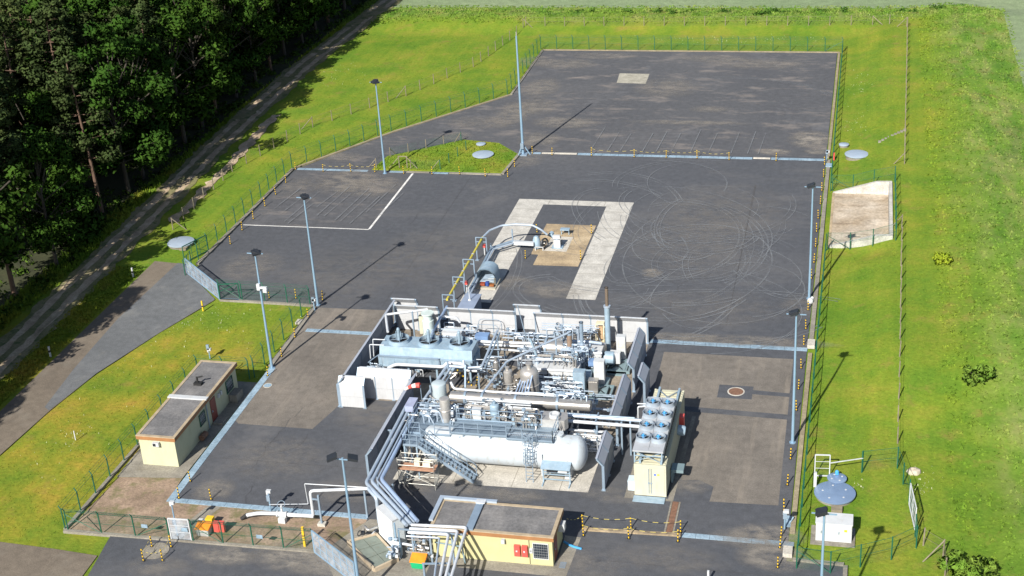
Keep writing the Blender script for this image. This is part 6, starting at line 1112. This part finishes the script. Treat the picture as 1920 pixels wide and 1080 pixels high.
# boundary and pipeline markers
def post(label, px, py, h, m, w_=.1, bands=None, name='boundary_post', cat='post'):
    p = G2(px, py); t = thing(name, label, cat, (*p, 0)); MB().add(*(lambda q: (q.v, q.f))(MB().bar((*p, 0), (*p, h), w_))).build('post', m, t)
    if bands: MB().bar((*p, h*bands[0]), (*p, h*bands[1]), w_*1.06).build('band', bands[2], t)
    return t
post('white roadside post with black band in the verge opposite the gate', 250, 519, 1.05, WHITE, .14, (.45, .65, BLACK)); post('white roadside post with black band farther down the access road', 95, 669, 1.1, WHITE, .14, (.45, .65, BLACK)); post('yellow marker post with black band on the grass by the access road', 381, 583, 1.1, YELLOW, .12, (.42, .55, BLACK)); post('tall yellow pipeline marker post at the bottom fence', 572, 1025, 1.75, YELLOW, .16, (.55, .6, BLACK)); post('white square post beside the white framed mesh door', 1528, 912, 1.25, WHITE, .22); post('small white post at the very bottom of the yard', 1328, 1090, .9, WHITE, .14); post('red post at the end of the far cross kerb', 1563, 300, .9, RED, .22, None, 'hydrant', 'hydrant')
q = GT(1519, 570); b = MB(); b.lathe([(.28, 0), (.3, .2), (.2, .4), (.001, .46)], (q[0], q[1], .1), (0, 0, 1), 12); b.lathe([(.16, 0), (.17, .15), (.001, .3)], (q[0]+.15, q[1]+.75, .1), (0, 0, 1), 10); tag(b.build('white_vent_cap', WHITE), 'pale rounded vent caps on the right kerb below the upper lamp', 'vent cap'); b = MB(); q = G(1520, 651); b.box(q[0]-.3, q[1]-.3, 0, q[0]+.35, q[1]+.9, .35); tag(b.build('concrete_block', CONC), 'pale concrete block where the right drain meets the kerb', 'block'); b = MB(); q = G(1476, 1040); b.box(q[0]-.3, q[1]-.4, 0, q[0]+.35, q[1]+.6, .35); tag(b.build('concrete_block', CONC), 'pale concrete block by the kerb at the bottom right', 'block'); b = MB(); q = G(478, 622); q = G(562, 606); b.box(q[0]-.35, q[1]-.3, 0, q[0]+.2, q[1]+.5, .2); tag(b.build('concrete_block', CONC), 'pale concrete block at the left end of the upper drain', 'block')
b = MB(); q = G(1482, 980); b.box(q[0]-.4, q[1]-.6, .01, q[0]+.4, q[1]+.8, .06); b.bar((q[0]-.05, q[1]-.2, .08), (q[0]+.2, q[1]+.3, .3), .1); tag(b.build('blue_hatch', DRAINM), 'blue-grey floor hatch on the right kerb by the cabinet', 'hatch'); b = MB(); q = G(1553, 312); b.box(q[0]-.3, q[1]-.5, .1, q[0]+.4, q[1]+.5, .22); tag(b.build('pale_hatch', DRAINM), 'pale blue hatch on the kerb near the red hydrant', 'hatch')
# white switch cabinet
t = thing('switch_cabinet', 'large white switch cabinet on a concrete base in the fenced enclosure', 'cabinet', (-.3, 87.3, 0)); MB().box(-1.9, 86.3, -.02, 1.2, 88.6, .06).build('base', CONCD, t); X0, X1 = -1.55, .95; MB().box(X0, 86.75, .06, X1, 87.9, 1.55).build('housing', WHITE, t); MB().add([(X0-.05, 86.68, 1.55), (X1+.05, 86.68, 1.55), (X1+.05, 87.97, 1.55), (X0-.05, 87.97, 1.55), (X0-.05, 86.68, 1.62), (X1+.05, 86.68, 1.62), (X1+.05, 87.97, 1.7), (X0-.05, 87.97, 1.7)], [(0, 3, 2, 1), (4, 5, 6, 7), (0, 1, 5, 4), (1, 2, 6, 5), (2, 3, 7, 6), (3, 0, 4, 7)]).build('roof', WHITE, t)
for k in range(2): d = MB().box(X0+.05+k*1.22, 86.72, .15, X0+1.23+k*1.22, 86.749, 1.45).build('door', WHITE, t); MB().box(X0+.35+k*1.22, 86.68, .75, X0+.42+k*1.22, 86.719, .95).build('handle', STEEL, d)
MB().prism([(.42, 86.7), (.62, 86.7), (.62, 86.719), (.42, 86.719)], .98, 1.16).build('warning_sign', YELLOW, t)
b = MB(); q = GT(1713, 886); b.lathe([(.001, -.2), (.35, -.15), (.46, .06), (.38, .26), (.16, .36), (.001, .38)], q, (.05, .1, 1), 11); v = b.v; b.v = [(p[0]+(p[0]-q[0])*.25+random.uniform(-.05, .05), p[1]+random.uniform(-.06, .06), p[2]+random.uniform(-.05, .05)) for p in v]; tag(b.build('boulder', mat('pale_stone', (.46, .40, .32), .9, 0, .2, 3.), None, True), 'pale rounded boulder on the grass right of the enclosure', 'rock')
b = MB()
for k in range(9): p = Vector(GT(1650, 266)).lerp(Vector(GT(1697, 245)), k/8); b.box(p.x-.2, p.y-.25, p.z-.1, p.x+.12, p.y+.25, p.z+.1+.01*k)
tag(b.build('stone_steps', CONCD), 'row of pale stepping slabs climbing the upper right bank', 'steps')
# ------------------------------------------------------------------ well, gas line, housings
pts = [G(838, 562, 2.3), G(905, 445, 2.3)]; t = thing('gas_line', 'yellow gas pipe carried on steel portals towards the well', 'pipeline', (*pts[0][:2], 0)); b = MB(); b.tube([pts[0], pts[1]], .12, 10); b.build('yellow_pipe', YPIPE, t, True); P, Q = Vector(pts[0]), Vector(pts[1]); b = MB()
for k in (.22, .42, .7, .98): c = P.lerp(Q, k); b.lathe([(.16, -.09), (.16, .09)], c, (Q-P), 12)
b.build('clamp', PIPEW, t)
for k in (.03, .30, .58, .95):
    c = P.lerp(Q, k); b = MB()
    for s in (-.55, .55): b.bar((c.x+s, c.y, 0), (c.x+s, c.y, 2.62), .10); b.box(c.x+s-.2, c.y-.2, 0, c.x+s+.2, c.y+.2, .06)
    b.bar((c.x-.55, c.y, 2.6), (c.x+.55, c.y, 2.6), .08); b.bar((c.x-.55, c.y, 2.12), (c.x+.55, c.y, 2.12), .08); b.build('portal', STEEL, t)
c0 = pts[1]; ar = [c0, G(918, 432, 2.45), G(940, 423, 2.55), G(965, 420.5, 2.6), G(998, 422, 2.5), G(1015, 431, 2.0), G(1026, 440, 1.4)]; pipes('flow_arc', 'grey pipe arching from the yellow gas line to the wellhead', [(ar, .11, PIPE)]); pipes('flow_line', 'low pair of blue-grey pipes kinking beside the runway to the well', [([G(862, 580, .8), G(921, 465, .8), G(961, 452, .8), G(1000, 455, .7)], .14, STEEL), ([G(867, 580, .8), G(925, 467, .8), G(962, 456, .8)], .10, PIPE)], 'pipe', None, [(*G2(921, 470), .8), (*G2(962, 461), 1.9), (*G2(893, 525), .8)])
b = MB(); q0, q1 = G(963, 455, .75), G(1001, 457, .75); b.bar(q0, q1, .42, .34); tag(b.build('insulated_box_pipe', WHITE), 'white boxed pipe section leading to the well cellar', 'pipe')
t = thing('wellhead', 'compact grey wellhead tree standing on plates in the cellar', 'wellhead', (*G2(1045, 463), 0)); q = Vector((*G2(1045, 463), 0)); b = MB(); b.lathe([(.3, .0), (.3, .35), (.2, .35), (.2, .7), (.34, .7), (.34, .85), (.2, .85), (.18, 1.3), (.001, 1.35)], q, (0, 0, 1), 14); b.build('tree', STEEL, t, True); b = MB(); b.box(q.x-.4, q.y-.2, 1.0, q.x+.35, q.y+.15, 1.35); b.box(q.x-.3, q.y-.35, .05, q.x+.4, q.y-.1, .9); b.build('valve_block', WHITE, t); b = MB(); b.box(q.x-.55, q.y-.5, .02, q.x+.65, q.y+.4, .09); b.build('base_plate', COOLER, t); b = MB(); b.tube([q+Vector((0, 0, .6)), q+Vector((-.5, .4, .9)), q+Vector((-.75, .7, 1.2))], .1, 8); b.lathe([(.24, -.2), (.24, .2), (.1, .3)], q+Vector((-.75, .75, 1.15)), (.3, 1, .2), 12); b.build('wing_valve', COOLER, t, True); MB().torus(q+Vector((.5, -.1, .6)), .22, .04, (1, .3, 0)).build('handwheel', DARK, t)
t = thing('valve_cover', 'grey domed hood over a valve with curved black wheel left of the wellhead', 'valve', (*G2(1010, 466), 0)); q = Vector((*G2(1008, 466), 0)); b = MB(); b.lathe([(.001, 0), (.34, .05), (.42, .3), (.4, 1.), (.25, 1.35), (.001, 1.45)], q, (-.1, .1, 1), 16); b.build('hood', COOLER, t, True); MB().torus(q+Vector((.75, .1, .6)), .5, .10, (1, -.6, .1)).build('wheel', DARK, t); b = MB(); b.bar(q+Vector((-.1, -.5, .0)), q+Vector((-.1, -.5, .4)), .08); b.bar(q+Vector((.7, -.5, .0)), q+Vector((.7, -.5, .4)), .08); b.bar(q+Vector((-.15, -.5, .4)), q+Vector((.75, -.5, .4)), .08); b.build('stand', WHITE, t); MB().cyl(q+Vector((0, 0, .6)), q+Vector((.8, .1, .6)), .08, n=8).build('spindle', SILVER, t)
b = MB(); q = G(1060, 440); b.box(q[0]-.5, q[1]-.3, .6, q[0]+.5, q[1]+.3, .7); b.bar((q[0]-.4, q[1], 0), (q[0]-.4, q[1], .6), .08); b.bar((q[0]+.4, q[1], 0), (q[0]+.4, q[1], .6), .08); tag(b.build('low_table', COOLER), 'low blue-grey table behind the wellhead', 'table')
# hooded pump skid and grey box housing
q = Vector((*G2(911, 542), 0)); t = thing('hooded_pump_unit', 'grey vaulted weather hood over a pump skid beside the runway', 'pump unit', tuple(q)); b = MB(); X = .98; prof = [(-X, 1.05), (-.85, 1.7), (-.45, 2.05), (0, 2.12), (.45, 2.05), (.85, 1.7), (X, 1.05), (X, .3), (X-.05, .3), (X-.06, 1.02), (.78, 1.62), (.4, 1.97), (0, 2.04), (-.4, 1.97), (-.78, 1.62), (-X+.06, 1.02), (-X+.05, .3), (-X, .3)]
n = len(prof); y0, y1 = q.y+.15, q.y+2.1; vs = [(q.x+x, y0+(0 if z > 1.5 else .35), z) for x, z in prof]+[(q.x+x, y1, z) for x, z in prof]; b.add(vs, [(i, (i+1) % n, (i+1) % n+n, i+n) for i in range(n)]); b.quad(*[(q.x+x, y1, z) for x, z in ((-X, .3), (X, .3), (X, 1.05), (-X, 1.05))]); b.add([(q.x+x, y1, z) for x, z in prof[:7]], [tuple(range(7))]); b.build('hood', COOLER, t, True); MB().box(q.x-1, q.y-.1, 0, q.x+1, q.y+2.3, .14).build('skid', mat('cream_skid', (.38, .36, .29), .6), t)
b = MB()
for k in range(7): b.tube([(q.x-.7+k*.1, q.y+.5+.12*k, .25), (q.x-.7+k*.1, q.y+.5, .6+.12*k), (q.x+.75, q.y+.45+.05*k, .6+.12*k)], .03, 7)
b.build('tubing', STEEL, t, True); MB().lathe([(.2, 0), (.2, .4), (.001, .45)], (q.x+.1, q.y+.3, .26), (0, 0, 1), 12).build('blue_motor', mat('motor_blue', (.03, .07, .26), .4), t); MB().box(q.x-.6, q.y+.15, .26, q.x-.15, q.y+.6, .5).build('red_pump', mat('pump_red', (.26, .06, .03), .5), t); MB().box(q.x+.35, q.y+.1, .26, q.x+.8, q.y+.5, .4).build('orange_tray', mat('tray_orange', (.28, .10, .03), .5), t)
q = (-35.9, 119.0); t = thing('grey_box_housing', 'flat grey-lilac equipment housing just beyond the back barrier', 'equipment box', (-35.3, 118.5, 0)); MB().box(-36., 116.9, .1, -34.55, 119.95, 1.62).build('housing', mat('lilac_housing', (.20, .24, .31), .45), t); MB().box(-36.08, 116.82, 1.622, -34.47, 120.03, 1.7).build('roof', mat('lilac_roof', (.24, .29, .39), .4), t); MB().cyl((-35.3, 118.6, 1.7), (-35.3, 118.6, 3.1), .05, n=8).build('vent_pipe', PIPEW, t); b = MB(); b.lathe([(.16, 0), (.1, .12), (.001, .14)], (-35.3, 118.6, 1.7), (0, 0, 1), 10); b.build('pipe_collar', PIPEW, t)
for i, (px, py) in enumerate(((909, 478), (876, 548))): q = G(px, py); b = MB(); b.cyl((q[0], q[1], 0), (q[0], q[1], .9), .07, n=8, m=1); b.box(q[0]-.14, q[1]-.14, .9, q[0]+.14, q[1]+.14, 1.2); tag(b.build('call_point', [RED, PIPEW]), ('red-topped call point beside the last gas line portal', 'red-topped call point left of the hooded pump unit')[i], 'call point')
MB_ = MB(); q = G(142, 825); MB_.bar((q[0], q[1], 0), (q[0], q[1], .9), .07); tag(MB_.build('survey_stake', WHITE), 'short white stake on the lower left grass slope', 'stake')
